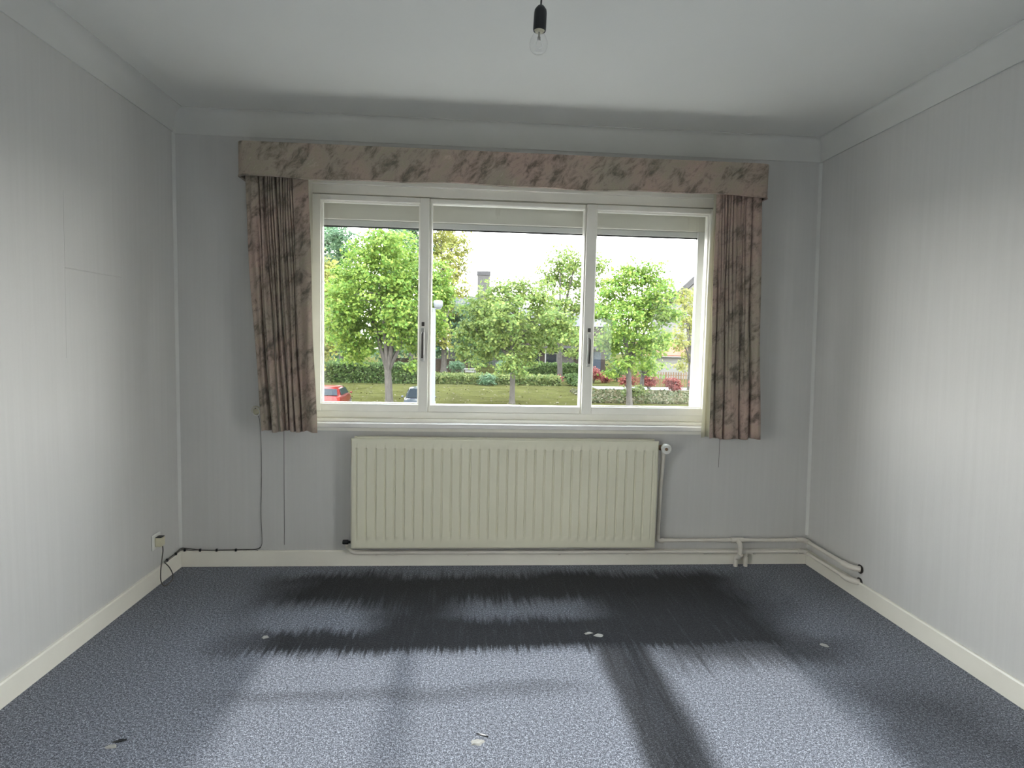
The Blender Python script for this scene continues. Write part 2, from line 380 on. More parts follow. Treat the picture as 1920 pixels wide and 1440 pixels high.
# sealant beads in the two corners
def bead(x, sg, z0, z1, name):
    bm = bmesh.new(); R = []
    for z in (z0, z1):
        xx = x - (LEAN*z if sg < 0 else 0)
        R.append([bm.verts.new(p) for p in ((xx-sg*0.001, 0.001, z), (xx+sg*0.013, 0.001, z), (xx+sg*0.013, -0.001, z), (xx+sg*0.001, -0.013, z), (xx-sg*0.001, -0.013, z))])
    for k in range(5): bm.faces.new((R[0][k], R[0][(k+1) % 5], R[1][(k+1) % 5], R[1][k]))
    bm.faces.new(R[0]); bm.faces.new(R[1][::-1])
    obj(name, bm, M['cornice'], kind='structure')
bead(0.0, 1, 0.10, 2.38, 'trim_4'); bead(W, -1, 0.175, 2.37, 'trim_5')
# baseboards
BH, BT = 0.0895, 0.015
def bprof(s0, s1, off=0.0):
    return [(s0, 0), (s1, 0), (s1, BH-0.006), (s1+(s0-s1)*0.3, BH), (s0, BH)]
obj('baseboard_back', extrude_profile(bprof(0.0, -BT), 0.0, W, 'x'), M['cream'], kind='structure')
obj('baseboard_left', extrude_profile(bprof(0.0, BT), gy1, -BT-0.002, 'y'), M['cream'], kind='structure')
obj('baseboard_right', extrude_profile(bprof(W, W-BT), ry1, -BT-0.002, 'y'), M['cream'], kind='structure')
# open wallpaper seams and the repaired wallpaper patch
for (x, z0, z1, w) in ((0.5745, 0.12, 0.80, 0.0022), (3.094, 0.585, 0.80, 0.0018)):
    obj('wallpaper_seam', B((x-w/2, x+w/2, -0.0012, 0.003, z0, z1)), M['seam'], wall_back, label='dark open wallpaper seam')
bm = bmesh.new(); tube(bm, [(-0.0012, -0.900, 1.558), (-0.0012, -0.512, 1.560)], 0.0032, 6); tube(bm, [(-0.0012, -0.905, 1.2), (-0.0012, -0.895, 1.86)], 0.0022, 6); tube(bm, [(-0.0012, -0.508, 1.56), (-0.0012, -0.506, 1.76)], 0.0018, 6)
obj('wallpaper_edge', bm, M['wall'], wall_left, smooth=True, label='raised lapped edge of wallpaper')

# ------------------------------------------------------------------ front window
win = thing('window_1', None, None, (1.86, 0.06, 0.85)); win['kind'] = 'structure'
yf, yb = 0.035, 0.115
def ring(x0, x1, z0, z1, wl, wr, wb, wt, y0, y1):
    return B((x0, x0+wl, y0, y1, z0, z1), (x1-wr, x1, y0, y1, z0, z1), (x0+wl, x1-wr, y0, y1, z0, z0+wb), (x0+wl, x1-wr, y0, y1, z1-wt, z1))
obj('window_frame', ring(wx0, wx1, 0.850, wz1, 0.045, 0.028, 0.038, 0.098, yf, yb), M['frame'], win, bevel=0.003)
obj('head_board', B((wx0, wx1, 0.012, yf-0.001, 2.150, wz1)), M['frame'], win, bevel=0.003)
# opening sashes stand a little proud of the frame
for (x0, x1, wl, wr, nm) in ((0.727, 1.372, 0.045, 0.054, 'left'), (2.264, 3.0165, 0.058, 0.028, 'right')):
    s = obj('sash', ring(x0, x1, 0.889, 2.094, wl, wr, 0.043, 0.030, yf-0.014, yb-0.01), M['frame'], win, bevel=0.003)
    obj('glazing_bead', ring(x0+wl-0.001, x1-wr+0.001, 0.889+0.042, 2.094-0.029, 0.008, 0.008, 0.008, 0.008, yf+0.004, yf+0.026), M['frame'], s, bevel=0.002)
    obj('pane', B((x0+wl-0.004, x1-wr+0.004, yf+0.028, yf+0.032, 0.928, 2.068)), M['glass'], s)
fx = obj('fixed_light', ring(1.374, 2.262, 0.889, 2.094, 0.012, 0.006, 0.040, 0.022, yf+0.002, yb-0.005), M['frame'], win, bevel=0.003)
obj('pane', B((1.384, 2.258, yf+0.028, yf+0.032, 0.926, 2.074)), M['glass'], fx)
# espagnolette handles on the two meeting stiles
for (x, zc, c) in ((1.342, 1.285, -1), (2.296, 1.272, 1)):
    hd = obj('window_handle', B((x-0.010, x+0.010, yf-0.020, yf-0.013, zc-0.105, zc+0.085)), M['steel'], win, bevel=0.003, label='slim metal window handle')
    obj('grip', T(fillet([(x, yf-0.018, zc+0.055), (x, yf-0.048, zc+0.055), (x, yf-0.050, zc-0.02), (x, yf-0.040, zc-0.085)], 0.012), [0.0075]*20+[0.0055]*0 if False else 0.0075, 10), M['dark_metal'], hd, smooth=True)
    obj('keep', B((x-0.008, x+0.008, yf-0.022, yf-0.013, zc+0.095, zc+0.118)), M['dark_metal'], hd, bevel=0.002)
for z in (1.955, 1.04):
    obj('hinge', T([(3.0215, yf-0.012, z-0.035), (3.0215, yf-0.012, z+0.035)], 0.006, 10), M['cream'], win, smooth=True)
sill = obj('windowsill', B((0.66, 3.055, -0.060, 0.112, 0.806, 0.832)), M['sill'], win, bevel=0.004, label='pale stone window sill')
obj('sill_apron', B((wx0, wx1, -0.004, 0.0, 0.780, 0.806)), M['frame'], win)
obj('sub_sill', B((wx0, wx1, 0.0, 0.12, 0.8325, 0.850)), M['frame'], win)

sh = thing('roller_shutter', 'pale roller shutter box with its slat edge showing behind the top of the glass', 'shutter', (1.86, 0.16, 1.95))
obj('shutter_box', B((wx0-0.05, wx1+0.05, 0.150, 0.36, 1.985, 2.24)), M['shutter'], sh, bevel=0.004)
obj('bottom_slat', B((wx0+0.02, wx1-0.02, 0.158, 0.176, 1.950, 1.983)), M['shutter_bar'], sh, bevel=0.003)
obj('slat_seal', B((wx0+0.02, wx1-0.02, 0.160, 0.174, 1.943, 1.9495)), M['rubber'], sh)
for x in (0.70, 2.966):
    obj('guide_rail', B((x, x+0.05, 0.145, 0.185, 0.86, 1.984)), M['shutter_bar'], sh, bevel=0.003)
obj('outer_sill', B((wx0-0.05, wx1+0.05, 0.125, 0.36, 0.80, 0.855)), M['sill'], kind='structure').name = 'trim_6'

# small window behind the camera; the glazed doors beside it are added for light
def ringy(y0, y1, z0, z1, w, x0, x1):
    return B((x0, x1, y0, y0+w, z0, z1), (x0, x1, y1-w, y1, z0, z1), (x0, x1, y0+w, y1-w, z0, z0+w), (x0, x1, y0+w, y1-w, z1-w, z1))
w2 = thing('window_2', None, None, (3.42, YR-0.05, sz0)); w2['kind'] = 'structure'
obj('window_frame', ring(sx0, sx1, sz0, sz1, 0.03, 0.03, 0.03, 0.03, YR-0.08, YR-0.02), M['frame'], w2, bevel=0.003)
obj('pane', B((sx0+0.026, sx1-0.026, YR-0.052, YR-0.048, sz0+0.026, sz1-0.026)), M['dim_glass'], w2)
d1 = thing('added_door_1', None, None, (0, -2.96, 0.04)); d1['kind'] = 'structure'
obj('added_door_frame', ringy(gy0, gy1, gz0, gz1, 0.06, -0.40, -0.32), M['frame'], d1, bevel=0.003)
obj('added_door_stile', B((-0.395, -0.325, -3.0, -2.92, gz0+0.06, gz1-0.06)), M['frame'], d1, bevel=0.003)
for y0_, y1_ in ((gy0+0.055, -2.995), (-2.925, gy1-0.055)):
    obj('pane', B((-0.362, -0.358, y0_, y1_, gz0+0.055, gz1-0.055)), M['glass'], d1)  # panes of the added left door

d2 = thing('added_door_2', None, None, (W, -2.58, 0.04)); d2['kind'] = 'structure'
obj('added_door_frame', lean(ringy(ry0, ry1, gz0, gz1, 0.06, W+0.36, W+0.44)), M['frame'], d2, bevel=0.003)
obj('pane', lean(B((W+0.398, W+0.402, ry0+0.055, ry1-0.055, gz0+0.055, gz1-0.055))), M['glass'], d2)  # pane of the added right door

# ------------------------------------------------------------------ pelmet
pel = thing('pelmet', 'long pelmet covered in mottled brown marbled fabric above the window', 'pelmet', (1.82, 0.0, 2.12))
px0, px1, py, pz0, pz1 = 0.400, 3.228, -0.198, 2.121, 2.296
def upath(off):
    r = 0.045; P = []
    x0, x1, y = px0+off, px1-off, py+off
    P.append((x0, -0.001))
    for k in range(7):
        a = k/6*PI/2; P.append((x0+(r-off)*(1-math.cos(a)), y+(r-off)*(1-math.sin(a))))
    for k in range(1, 60): P.append((x0+r+(x1-x0-2*r)*k/60, y))
    for k in range(7):
        a = k/6*PI/2; P.append((x1-(r-off)*(1-math.sin(a)), y+(r-off)*(1-math.cos(a))))
    P.append((x1, -0.001)); return P
bm = bmesh.new(); po, pi_ = upath(0), upath(0.012); rows = []
NZ = 9
for path in (po, pi_):
    g = []
    for j in range(NZ):
        t = j/(NZ-1); row = []
        for i, (x, y) in enumerate(path):
            bulge = 0.006*math.sin(PI*t)*math.sin(x*9+1.3) if 8 < i < len(path)-9 else 0
            zz = pz0+(pz1-pz0)*t
            if j == 0: zz += 0.004*math.sin(x*5.1)+0.003*math.sin(x*13+0.7)
            row.append(bm.verts.new((x, y+bulge*0.6, zz)))
        g.append(row)
    rows.append(g)
n = len(po)
for g in rows:
    for j in range(NZ-1):
        for i in range(n-1): bm.faces.new((g[j][i], g[j][i+1], g[j+1][i+1], g[j+1][i]))
for j in (0, NZ-1):
    for i in range(n-1): bm.faces.new((rows[0][j][i], rows[0][j][i+1], rows[1][j][i+1], rows[1][j][i]))
obj('valance', bm, M['fabric'], pel, smooth=True, auto=60)
obj('top_board', B((px0+0.02, px1-0.02, py+0.02, -0.001, 2.268, 2.284)), M['shutter'], pel)
bm = T([(px0+0.03, -0.115, 2.242), (px1-0.03, -0.115, 2.242)], 0.010, 10)
obj('curtain_rail', bm, M['white_plastic'], pel, smooth=True)
bm = bmesh.new(); tube(bm, [(x, y-0.0015, pz0+0.003+0.004*math.sin(x*5.1)+0.003*math.sin(x*13+0.7)) for (x, y) in po], 0.0032, 6)
obj('piping', bm, M['fabric'], pel, smooth=True)

# ------------------------------------------------------------------ curtains
def curtain(name, label, xt, xb, z0, z1, folds_t, folds_b, y0, lining_x, hook):
    """xt/xb: (x left, x right) at top and bottom (xm through the bow); folds_*: list of fold centres and depth in u"""
    root = thing(name, label, 'curtain', ((xt[0]+xt[1])/2, y0, z0))
    NU, NV = 380, 30
    def prof(folds, u):
        y = 0.0
        for (c, w, d) in folds:
            q = (u-c)/w
            y += d*math.exp(-q*q)
        return y
    folds_t = [(c, w*1.35, d*1.45 if d > 0.02 else d) for c, w, d in folds_t]; folds_b = [(c, w*1.1, d*1.3 if d > 0.02 else d) for c, w, d in folds_b]
    us = np.linspace(0, 1, NU)
    pt = np.array([prof(folds_t, u) for u in us]); pb = np.array([prof(folds_b, u) for u in us])
    def shape(inset, dy, x_extra=None):
        bm = bmesh.new(); g = []
        for j in range(NV):
            t = j/(NV-1); z = z1+(z0-z1)*t; s = t*t*(3-2*t)
            xl = xt[0]+(xb[0]-xt[0])*t**1.4; xr = xt[1]+(xb[1]-xt[1])*t**1.4
            if x_extra: xl, xr = x_extra(xl, xr, t)
            row = []
            for i, u in enumerate(us):
                y = (1-s)*pt[i]+s*pb[i]
                x = xl+(xr-xl)*u+0.0025*math.sin(11*t+u*23)
                zz = z
                if j == NV-1: zz += 0.004*math.sin(u*17)+0.05*(y)*0.6
                row.append(bm.verts.new((x, y0+dy+y*inset, zz)))
            g.append(row)
        for j in range(NV-1):
            for i in range(NU-1): bm.faces.new((g[j][i], g[j][i+1], g[j+1][i+1], g[j+1][i]))
        return bm
    c = obj('drape', shape(1.0, 0.0), M['fabric'], root, smooth=True, auto=180)
    md = c.modifiers.new('thick', 'SOLIDIFY'); md.thickness = 0.0025; md.offset = 1
    l = obj('lining', shape(0.45, 0.030, lining_x), M['lining'], root, smooth=True, auto=180, label='pale cream lining')
    md = l.modifiers.new('thick', 'SOLIDIFY'); md.thickness = 0.002
    return root
fl_t = [(0.215, 0.007, 0.045), (0.27, 0.012, 0.03), (0.30, 0.006, 0.042), (0.345, 0.007, 0.045), (0.385, 0.008, 0.035), (0.425, 0.007, 0.045), (0.475, 0.012, 0.045), (0.53, 0.007, 0.045),
        (0.575, 0.008, 0.035), (0.62, 0.007, 0.05), (0.665, 0.006, 0.035), (0.70, 0.006, 0.045), (0.735, 0.006, 0.04), (0.05, 0.05, 0.012), (0.93, 0.06, -0.010), (0.12, 0.05, -0.012)]
fl_b = [(0.16, 0.025, 0.05), (0.31, 0.02, 0.055), (0.40, 0.035, 0.03), (0.49, 0.018, 0.055), (0.60, 0.014, 0.03), (0.70, 0.018, 0.045), (0.80, 0.05, 0.02), (0.05, 0.05, 0.02), (0.93, 0.05, -0.02), (0.24, 0.05, -0.015)]
curtain('curtain', 'brown mottled curtain hanging at the left end of the pelmet, beside the round wall plate', (0.422, 0.752), (0.500, 0.793), 0.793, 2.235, fl_t, fl_b, -0.145,
        lambda xl, xr, t: (xl+0.02, xr-0.006), 0)
fr_t = [(0.155, 0.006, 0.045), (0.21, 0.007, 0.045), (0.27, 0.012, 0.03), (0.33, 0.008, 0.045), (0.40, 0.007, 0.045), (0.50, 0.03, 0.02), (0.56, 0.006, 0.035), (0.63, 0.008, 0.05), (0.67, 0.008, 0.045), (0.80, 0.007, 0.04), (0.06, 0.05, -0.012), (0.92, 0.05, -0.01)]
fr_b = [(0.10, 0.02, 0.04), (0.27, 0.012, 0.055), (0.20, 0.02, -0.018), (0.40, 0.10, -0.018), (0.595, 0.014, 0.06), (0.70, 0.05, -0.014), (0.80, 0.022, 0.06), (0.93, 0.04, -0.015)]
curtain('curtain', 'brown mottled curtain with cream lining edge hanging at the right end of the pelmet', (2.944, 3.206), (2.972, 3.266), 0.780, 2.235, fr_t, fr_b, -0.145,
        lambda xl, xr, t: (xl+0.004-0.040*t**0.8, xr-0.03), 0)

# ------------------------------------------------------------------ radiator
rad = thing('radiator', 'long cream ribbed panel radiator on the wall below the window', 'radiator', (1.83, -0.06, 0.13))
rx0, rx1, rz0, rz1, ry = 0.9625, 2.698, 0.128, 0.753, -0.100
def panel(y0, sgn):
    bm = bmesh.new()
    NR = 32; x_a, x_b = rx0+0.032, rx1-0.032; z_a, z_b = rz0+0.045, rz1-0.053
    xs = [rx0, rx0+0.004, rx0+0.010, rx0+0.022, x_a-0.004]
    gx = {}
    per = (x_b-x_a)/NR
    for k in range(NR+1):
        c = x_a+k*per
        for o, d in ((-0.0075, 0.0), (-0.0022, 0.85), (0.0, 1.0), (0.0022, 0.85), (0.0075, 0.0)):
            xx = c+o; xs.append(xx); gx[round(xx, 6)] = d
        if k < NR: xs.append(c+per/2)
    xs += [x_b+0.012, rx1-0.022, rx1-0.010, rx1-0.004, rx1]
    xs = sorted(set(xs))
    zs = [rz0, rz0+0.004, rz0+0.010, rz0+0.020, z_a-0.012, z_a, z_a+0.014, z_a+0.034, (z_a+z_b)/2, z_b-0.010, z_b-0.003, z_b+0.001, rz1-0.020, rz1-0.010, rz1-0.004, rz1]
    g = []
    for z in zs:
        row = []
        for x in xs:
            d = gx.get(round(x, 6), 0.0)
            env = 0.0 if (z <= z_a or z > z_b) else min(1, (z-z_a)/0.020)
            edge = min(x-rx0, rx1-x, z-rz0, rz1-z)
            rim = 0.010*max(0, 1-edge/0.010)**1.5 + (0.0025 if 0.0099 < edge < 0.0215 else 0)
            inside = (x_a-0.003 < x < x_b+0.003) and (z_a+0.001 < z <= z_b)
            bulge = -0.0035*env if inside else 0.0
            row.append(bm.verts.new((x, y0+sgn*(rim+bulge+0.0095*d*env), z)))
        g.append(row)
    for j in range(len(zs)-1):
        for i in range(len(xs)-1): bm.faces.new((g[j][i], g[j][i+1], g[j+1][i+1], g[j+1][i]))
    return bm
o = obj('front_panel', panel(ry, 1), M['radiator'], rad, smooth=True, auto=50)
md = o.modifiers.new('thick', 'SOLIDIFY'); md.thickness = 0.002; md.offset = -1
obj('back_panel', B((rx0+0.01, rx1-0.01, -0.045, -0.036, rz0+0.005, rz1+0.004)), M['radiator'], rad, bevel=0.004)
obj('top_rail', B((rx0+0.03, rx1-0.035, -0.083, -0.046, rz1-0.008, rz1+0.007)), M['radiator'], rad, bevel=0.004)
bm = bmesh.new()
for k in range(66):
    x = rx0+0.03+k*0.0256; box(bm, x, x+0.001, -0.085, -0.047, rz0+0.02, rz1-0.012)
obj('convector_fins', bm, M['radiator'], rad, kind='stuff')
for x in (1.25, 2.41):
    obj('wall_bracket', B((x-0.015, x+0.015, -0.035, -0.0005, 0.25, 0.68)), M['radiator'], rad)
v = obj('thermostatic_valve', T([(2.698, -0.068, 0.712), (2.738, -0.068, 0.712)], 0.013, 12), M['brass'], rad, smooth=True, label='brass radiator valve body')
obj('valve_nut', lathe([(0.0, -0.009), (0.017, -0.009), (0.017, 0.009), (0.0, 0.009)], (2.718, -0.068, 0.712), 'x', 6), M['brass'], v)
obj('valve_head', lathe([(0.0, 0.012), (0.018, 0.012), (0.026, 0.0), (0.0285, -0.02), (0.0285, -0.052), (0.024, -0.058), (0.0185, -0.0585), (0.017, -0.056), (0.010, -0.056), (0.0095, -0.052), (0.0, -0.052)], (2.7455, -0.072, 0.712), 'y', 28, Matrix.Rotation(math.radians(-14), 3, 'Z')), M['white_plastic'], v, smooth=True, label='round white valve head')
obj('valve_dial', lathe([(0.0, -0.001), (0.0085, -0.001), (0.009, 0.003), (0.0, 0.003)], (2.7325, -0.1235, 0.712), 'y', 16, Matrix.Rotation(math.radians(-14), 3, 'Z')), M['brass'], v, smooth=True)
l = obj('lockshield_valve', lathe([(0.0, -0.024), (0.011, -0.024), (0.013, -0.02), (0.013, 0.006), (0.008, 0.009), (0.008, 0.03), (0.0, 0.03)], (0.938, -0.066, 0.158), 'x', 16), M['black'], rad, smooth=True, label='black lockshield valve')

# ------------------------------------------------------------------ heating pipes
PR = 0.0112
sp = thing('heating_pipe', 'upper cream heating pipe from the radiator valve along the wall into the right wall', 'pipe', (3.2, -0.04, 0.155))
zs_ = 0.157
path = fillet([(2.737, -0.066, 0.700), (2.731, -0.045, 0.45), (2.728, -0.042, zs_), (W-0.043, -0.042, zs_), (W-0.043, -0.475, zs_), (W-0.0035, -0.505, zs_)], 0.022)
obj('pipe_run', T(path, PR, 12), M['pipe'], sp, smooth=True)
def collar(pts, parent, r=0.0145, name='elbow'):
    obj(name, T(fillet(pts, 0.022), r, 14), M['pipe'], parent, smooth=True)
collar([(2.7365, -0.064, 0.695), (2.735, -0.056, 0.655)], sp, 0.0145, 'sleeve')
collar([(2.7285, -0.042, zs_+0.035), (2.728, -0.042, zs_), (2.763, -0.042, zs_)], sp)
collar([(W-0.095, -0.042, zs_), (W-0.043, -0.042, zs_), (W-0.043, -0.090, zs_)], sp)
collar([(W-0.043, -0.415, zs_), (W-0.043, -0.475, zs_), (W-0.006, -0.505, zs_)], sp, 0.0155)
obj('wall_rosette', lathe([(0.0, 0), (0.024, 0), (0.022, 0.004), (0.0, 0.004)], (W-0.0075, -0.502, zs_), 'x', 18), M['dark_metal'], sp, smooth=True)
collar([(3.172, -0.042, zs_), (3.248, -0.042, zs_)], sp, 0.0150, 'tee')
collar([(3.212, -0.044, zs_), (3.215, -0.078, zs_-0.012), (3.217, -0.082, 0.095), (3.208, -0.062, 0.060), (3.206, -0.050, 0.052), (3.206, -0.045, -0.004)], sp, 0.0132, 'riser')
collar([(3.2165, -0.081, 0.085), (3.211, -0.066, 0.062)], sp, 0.0160, 'sleeve')
zr_ = 0.0875
rp2 = thing('heating_pipe', 'lower cream return pipe running under the radiator and along the baseboard', 'pipe', (2.2, -0.04, 0.09))
path = fillet([(0.938, -0.066, 0.147), (0.939, -0.050, 0.118), (0.968, -0.042, zr_), (W-0.040, -0.042, zr_), (W-0.040, -0.475, zr_), (W-0.0025, -0.505, zr_)], 0.022)
obj('pipe_run', T(path, PR, 12), M['pipe'], rp2, smooth=True)
collar([(W-0.085, -0.042, zr_), (W-0.040, -0.042, zr_), (W-0.040, -0.085, zr_)], rp2)
collar([(W-0.040, -0.415, zr_), (W-0.040, -0.475, zr_), (W-0.006, -0.505, zr_)], rp2, 0.0155)
obj('wall_rosette', lathe([(0.0, 0), (0.024, 0), (0.022, 0.004), (0.0, 0.004)], (W-0.0065, -0.502, zr_), 'x', 18), M['dark_metal'], rp2, smooth=True)
collar([(3.240, -0.042, zr_), (3.300, -0.042, zr_)], rp2, 0.0145, 'tee')
collar([(3.266, -0.042, zr_), (3.267, -0.046, -0.004)], rp2, 0.0122, 'riser')
collar([(3.2665, -0.044, 0.062), (3.2667, -0.045, 0.036)], rp2, 0.0155, 'sleeve')
for x in (1.10, 1.62, 2.15, 2.55, 3.02, 3.32):
    obj('pipe_clip', B((x-0.006, x+0.006, -0.052, -0.0155, zr_-0.0155, zr_-0.0095)), M['pipe'], rp2)

# ------------------------------------------------------------------ socket, cable, wall plate
so = thing('wall_socket', 'small cream wall socket with an adapter plug low on the left wall', 'socket', (0.0, -0.265, 0.23))
obj('face_plate', B((0.0, 0.009, -0.305, -0.225, 0.192, 0.272)), M['white_plastic'], so, bevel=0.004)
pl = obj('plug', B((0.009, 0.042, -0.288, -0.245, 0.208, 0.256)), M['plastic'], so, bevel=0.005, label='yellowed adapter plug')
obj('plug_slot', B((0.012, 0.040, -0.285, -0.248, 0.2555, 0.2585)), M['black'], pl)
cb = thing('cable', 'thin dark cable looping from the socket and clipped along the baseboard up to the curtain', 'cable', (0.2, -0.05, 0.09))
zt = BH+0.004
pts = spline([(0.030, -0.252, 0.210), (0.030, -0.248, 0.175), (0.034, -0.272, 0.125), (0.042, -0.300, 0.080), (0.048, -0.310, 0.040), (0.055, -0.295, 0.0075), (0.060, -0.255, 0.0035), (0.055, -0.205, 0.006), (0.042, -0.180, 0.030), (0.030, -0.190, 0.068), (0.016, -0.205, 0.096)], 6)
pts += spline([(0.012, -0.198, zt+0.003), (0.009, -0.15, zt+0.003), (0.009, -0.08, zt+0.004), (0.009, -0.030, zt+0.010), (0.016, -0.009, zt+0.012), (0.05, -0.007, zt+0.008), (0.12, -0.008, zt), (0.25, -0.008, zt), (0.35, -0.008, zt+0.002), (0.42, -0.006, zt+0.003), (0.447, -0.005, zt+0.022), (0.452, -0.005, 0.16), (0.447, -0.005, 0.30), (0.451, -0.005, 0.5), (0.450, -0.005, 0.72), (0.442, -0.005, 0.84), (0.426, -0.006, 0.874)], 5)
cut = next(i for i, p in enumerate(pts) if p.x > 0.43 and p.z > zt+0.012)
obj('cord', T(pts[:cut+1], 0.0028, 7), M['cable'], cb, smooth=True)
obj('wall_cord', T(pts[cut:], 0.0019, 7), M['wall_cord'], cb, smooth=True, label='thin grey painted wire up the wall')
obj('second_cord', T([(p.x+0.001, p.y-0.001, p.z-0.0075 if p.z < 0.12 else p.z) for p in pts[62:cut-2]], 0.0018, 6), M['cable'], cb, smooth=True)
for (x, y) in ((0.010, -0.165), (0.010, -0.070), (0.030, -0.010), (0.115, -0.012), (0.205, -0.012), (0.31, -0.012)):
    obj('cable_clip', B((x-0.005, x+0.005, y-0.006, y+0.005, zt-0.006, zt+0.009)), M['black'], cb, bevel=0.0015)
wp = thing('wall_plate', 'small round white wall plate with a ring at the left curtain edge', 'wall plate', (0.424, 0, 0.889))
obj('disc', lathe([(0.0, 0.0), (0.024, 0.0), (0.024, -0.006), (0.019, -0.012), (0.0, -0.012)], (0.424, -0.0005, 0.889), 'y', 24), M['plastic'], wp, smooth=True)
ringp = [(0.430+0.019*math.cos(a), -0.020-0.006*math.sin(a), 0.884+0.024*math.sin(a)) for a in np.linspace(0, 2*PI, 25)]
obj('ring', T(ringp, 0.0028, 8), M['white_plastic'], wp, smooth=True)
obj('hook', T([(0.424, -0.010, 0.904), (0.426, -0.022, 0.908), (0.430, -0.026, 0.902)], 0.0025, 8), M['dark_metal'], wp, smooth=True)

# ------------------------------------------------------------------ pendant lamp
bx, by = 1.8206, -1.40
lamp = thing('pendant_lamp', 'bare clear bulb in a black holder hanging from the ceiling by a black cord', 'lamp', (bx, by, 2.25))
obj('cord', T([(bx+0.004, by, H+0.002), (bx+0.002, by, 2.44), (bx, by, 2.392)], 0.0030, 10), M['black'], lamp, smooth=True)
obj('ceiling_hook', lathe([(0.0, 0.0), (0.03, 0.0), (0.026, -0.008), (0.0, -0.01)], (bx+0.004, by, H), 'z', 20), M['white_plastic'], lamp, smooth=True)
tl = Matrix.Rotation(math.radians(2.0), 3, 'Y')
h = obj('lamp_holder', lathe([(0.0, 0.0), (0.0095, 0.0), (0.0125, -0.003), (0.0195, -0.013), (0.0208, -0.022), (0.0214, -0.074), (0.0200, -0.079), (0.0185, -0.079), (0.0180, -0.066), (0.0, -0.066)], (bx, by, 2.397), 'z', 28, tl), M['black'], lamp, smooth=True)
obj('socket_rim', lathe([(0.0, 0.0), (0.0175, 0.0), (0.0165, -0.010), (0.0135, -0.014), (0.0, -0.014)], (bx-0.0024, by, 2.329), 'z', 24, tl), M['plastic'], h, smooth=True)
bulb = obj('bulb', lathe([(0.0125, 0.0), (0.0135, -0.006), (0.0165, -0.014), (0.0225, -0.024), (0.0275, -0.035), (0.0298, -0.046), (0.0290, -0.058), (0.0250, -0.068), (0.0180, -0.0745), (0.0090, -0.0778), (0.0, -0.0788)], (bx-0.0030, by, 2.3245), 'z', 36, tl), M['bulb_glass'], lamp, smooth=True, label='clear glass bulb')
obj('filament_stem', lathe([(0.0, 0.0), (0.0035, 0.0), (0.003, -0.02), (0.0055, -0.024), (0.005, -0.034), (0.0, -0.036)], (bx-0.003, by, 2.322), 'z', 12, tl), M['steel'], bulb, smooth=True)
bm = bmesh.new(); tube(bm, [(bx-0.007, by, 2.292), (bx-0.015, by, 2.268), (bx-0.004, by, 2.262), (bx+0.008, by, 2.268), (bx+0.001, by, 2.292)], 0.0007, 5)
obj('filament', bm, M['steel'], bulb, smooth=True)

# ------------------------------------------------------------------ bare marks in the carpet
def fleck(x, y, sx, sy, rot, dark=False):
    bm = bmesh.new(); n = 14; top = []; bot = []
    for k in range(n):
        a = 2*PI*k/n; r = random.uniform(0.65, 1.15)
        px, py = sx*r*math.cos(a), sy*r*math.sin(a)
        c, s = math.cos(rot), math.sin(rot); qx, qy = x+c*px-s*py, y+s*px+c*py
        bot.append(bm.verts.new((qx, qy, 0.0002))); top.append(bm.verts.new((x+(qx-x)*0.7, y+(qy-y)*0.7, 0.0035)))
    for k in range(n): bm.faces.new((bot[k], bot[(k+1) % n], top[(k+1) % n], top[k]))
    bm.faces.new(top)
    obj('bare_fleck', bm, M['black'] if dark else M['tuft'], floor, smooth=True, label='pale bare fleck in the carpet' if not dark else 'dark slit in the carpet')
fleck(0.743, -0.839, 0.017, 0.017, 0.4)
fleck(2.165, -0.842, 0.022, 0.010, 0.3); fleck(2.205, -0.862, 0.026, 0.017, -0.2)
fleck(1.655, -1.56, 0.024, 0.018, 0.2); fleck(1.672, -1.525, 0.026, 0.004, -0.45, True)
fleck(0.511, -1.51, 0.024, 0.008, 0.3, True); fleck(0.500, -1.535, 0.018, 0.012, 0)
fleck(3.186, -0.977, 0.016, 0.022, 0.4)

# ================================================================== outside
G = -3.0
obj('ground', B((-120, 140, 36.0, 240, G-0.4, G)), M['lawn'], kind='structure').name = 'lawn'
obj('street', B((-120, 140, 0.6, 35.6, G-0.4, G-0.10)), M['asphalt'], kind='structure')
obj('yard', B((-120, 140, -120, 0.59, G-0.4, G-0.10)), M['gravel'], kind='structure')
obj('kerb', B((-120, 140, 35.6, 36.0, G-0.4, G+0.02)), M['gravel'], kind='structure')
obj('garden_path', B((13.5, 60, 51.5, 55.0, G, G+0.03)), M['gravel'], kind='structure')

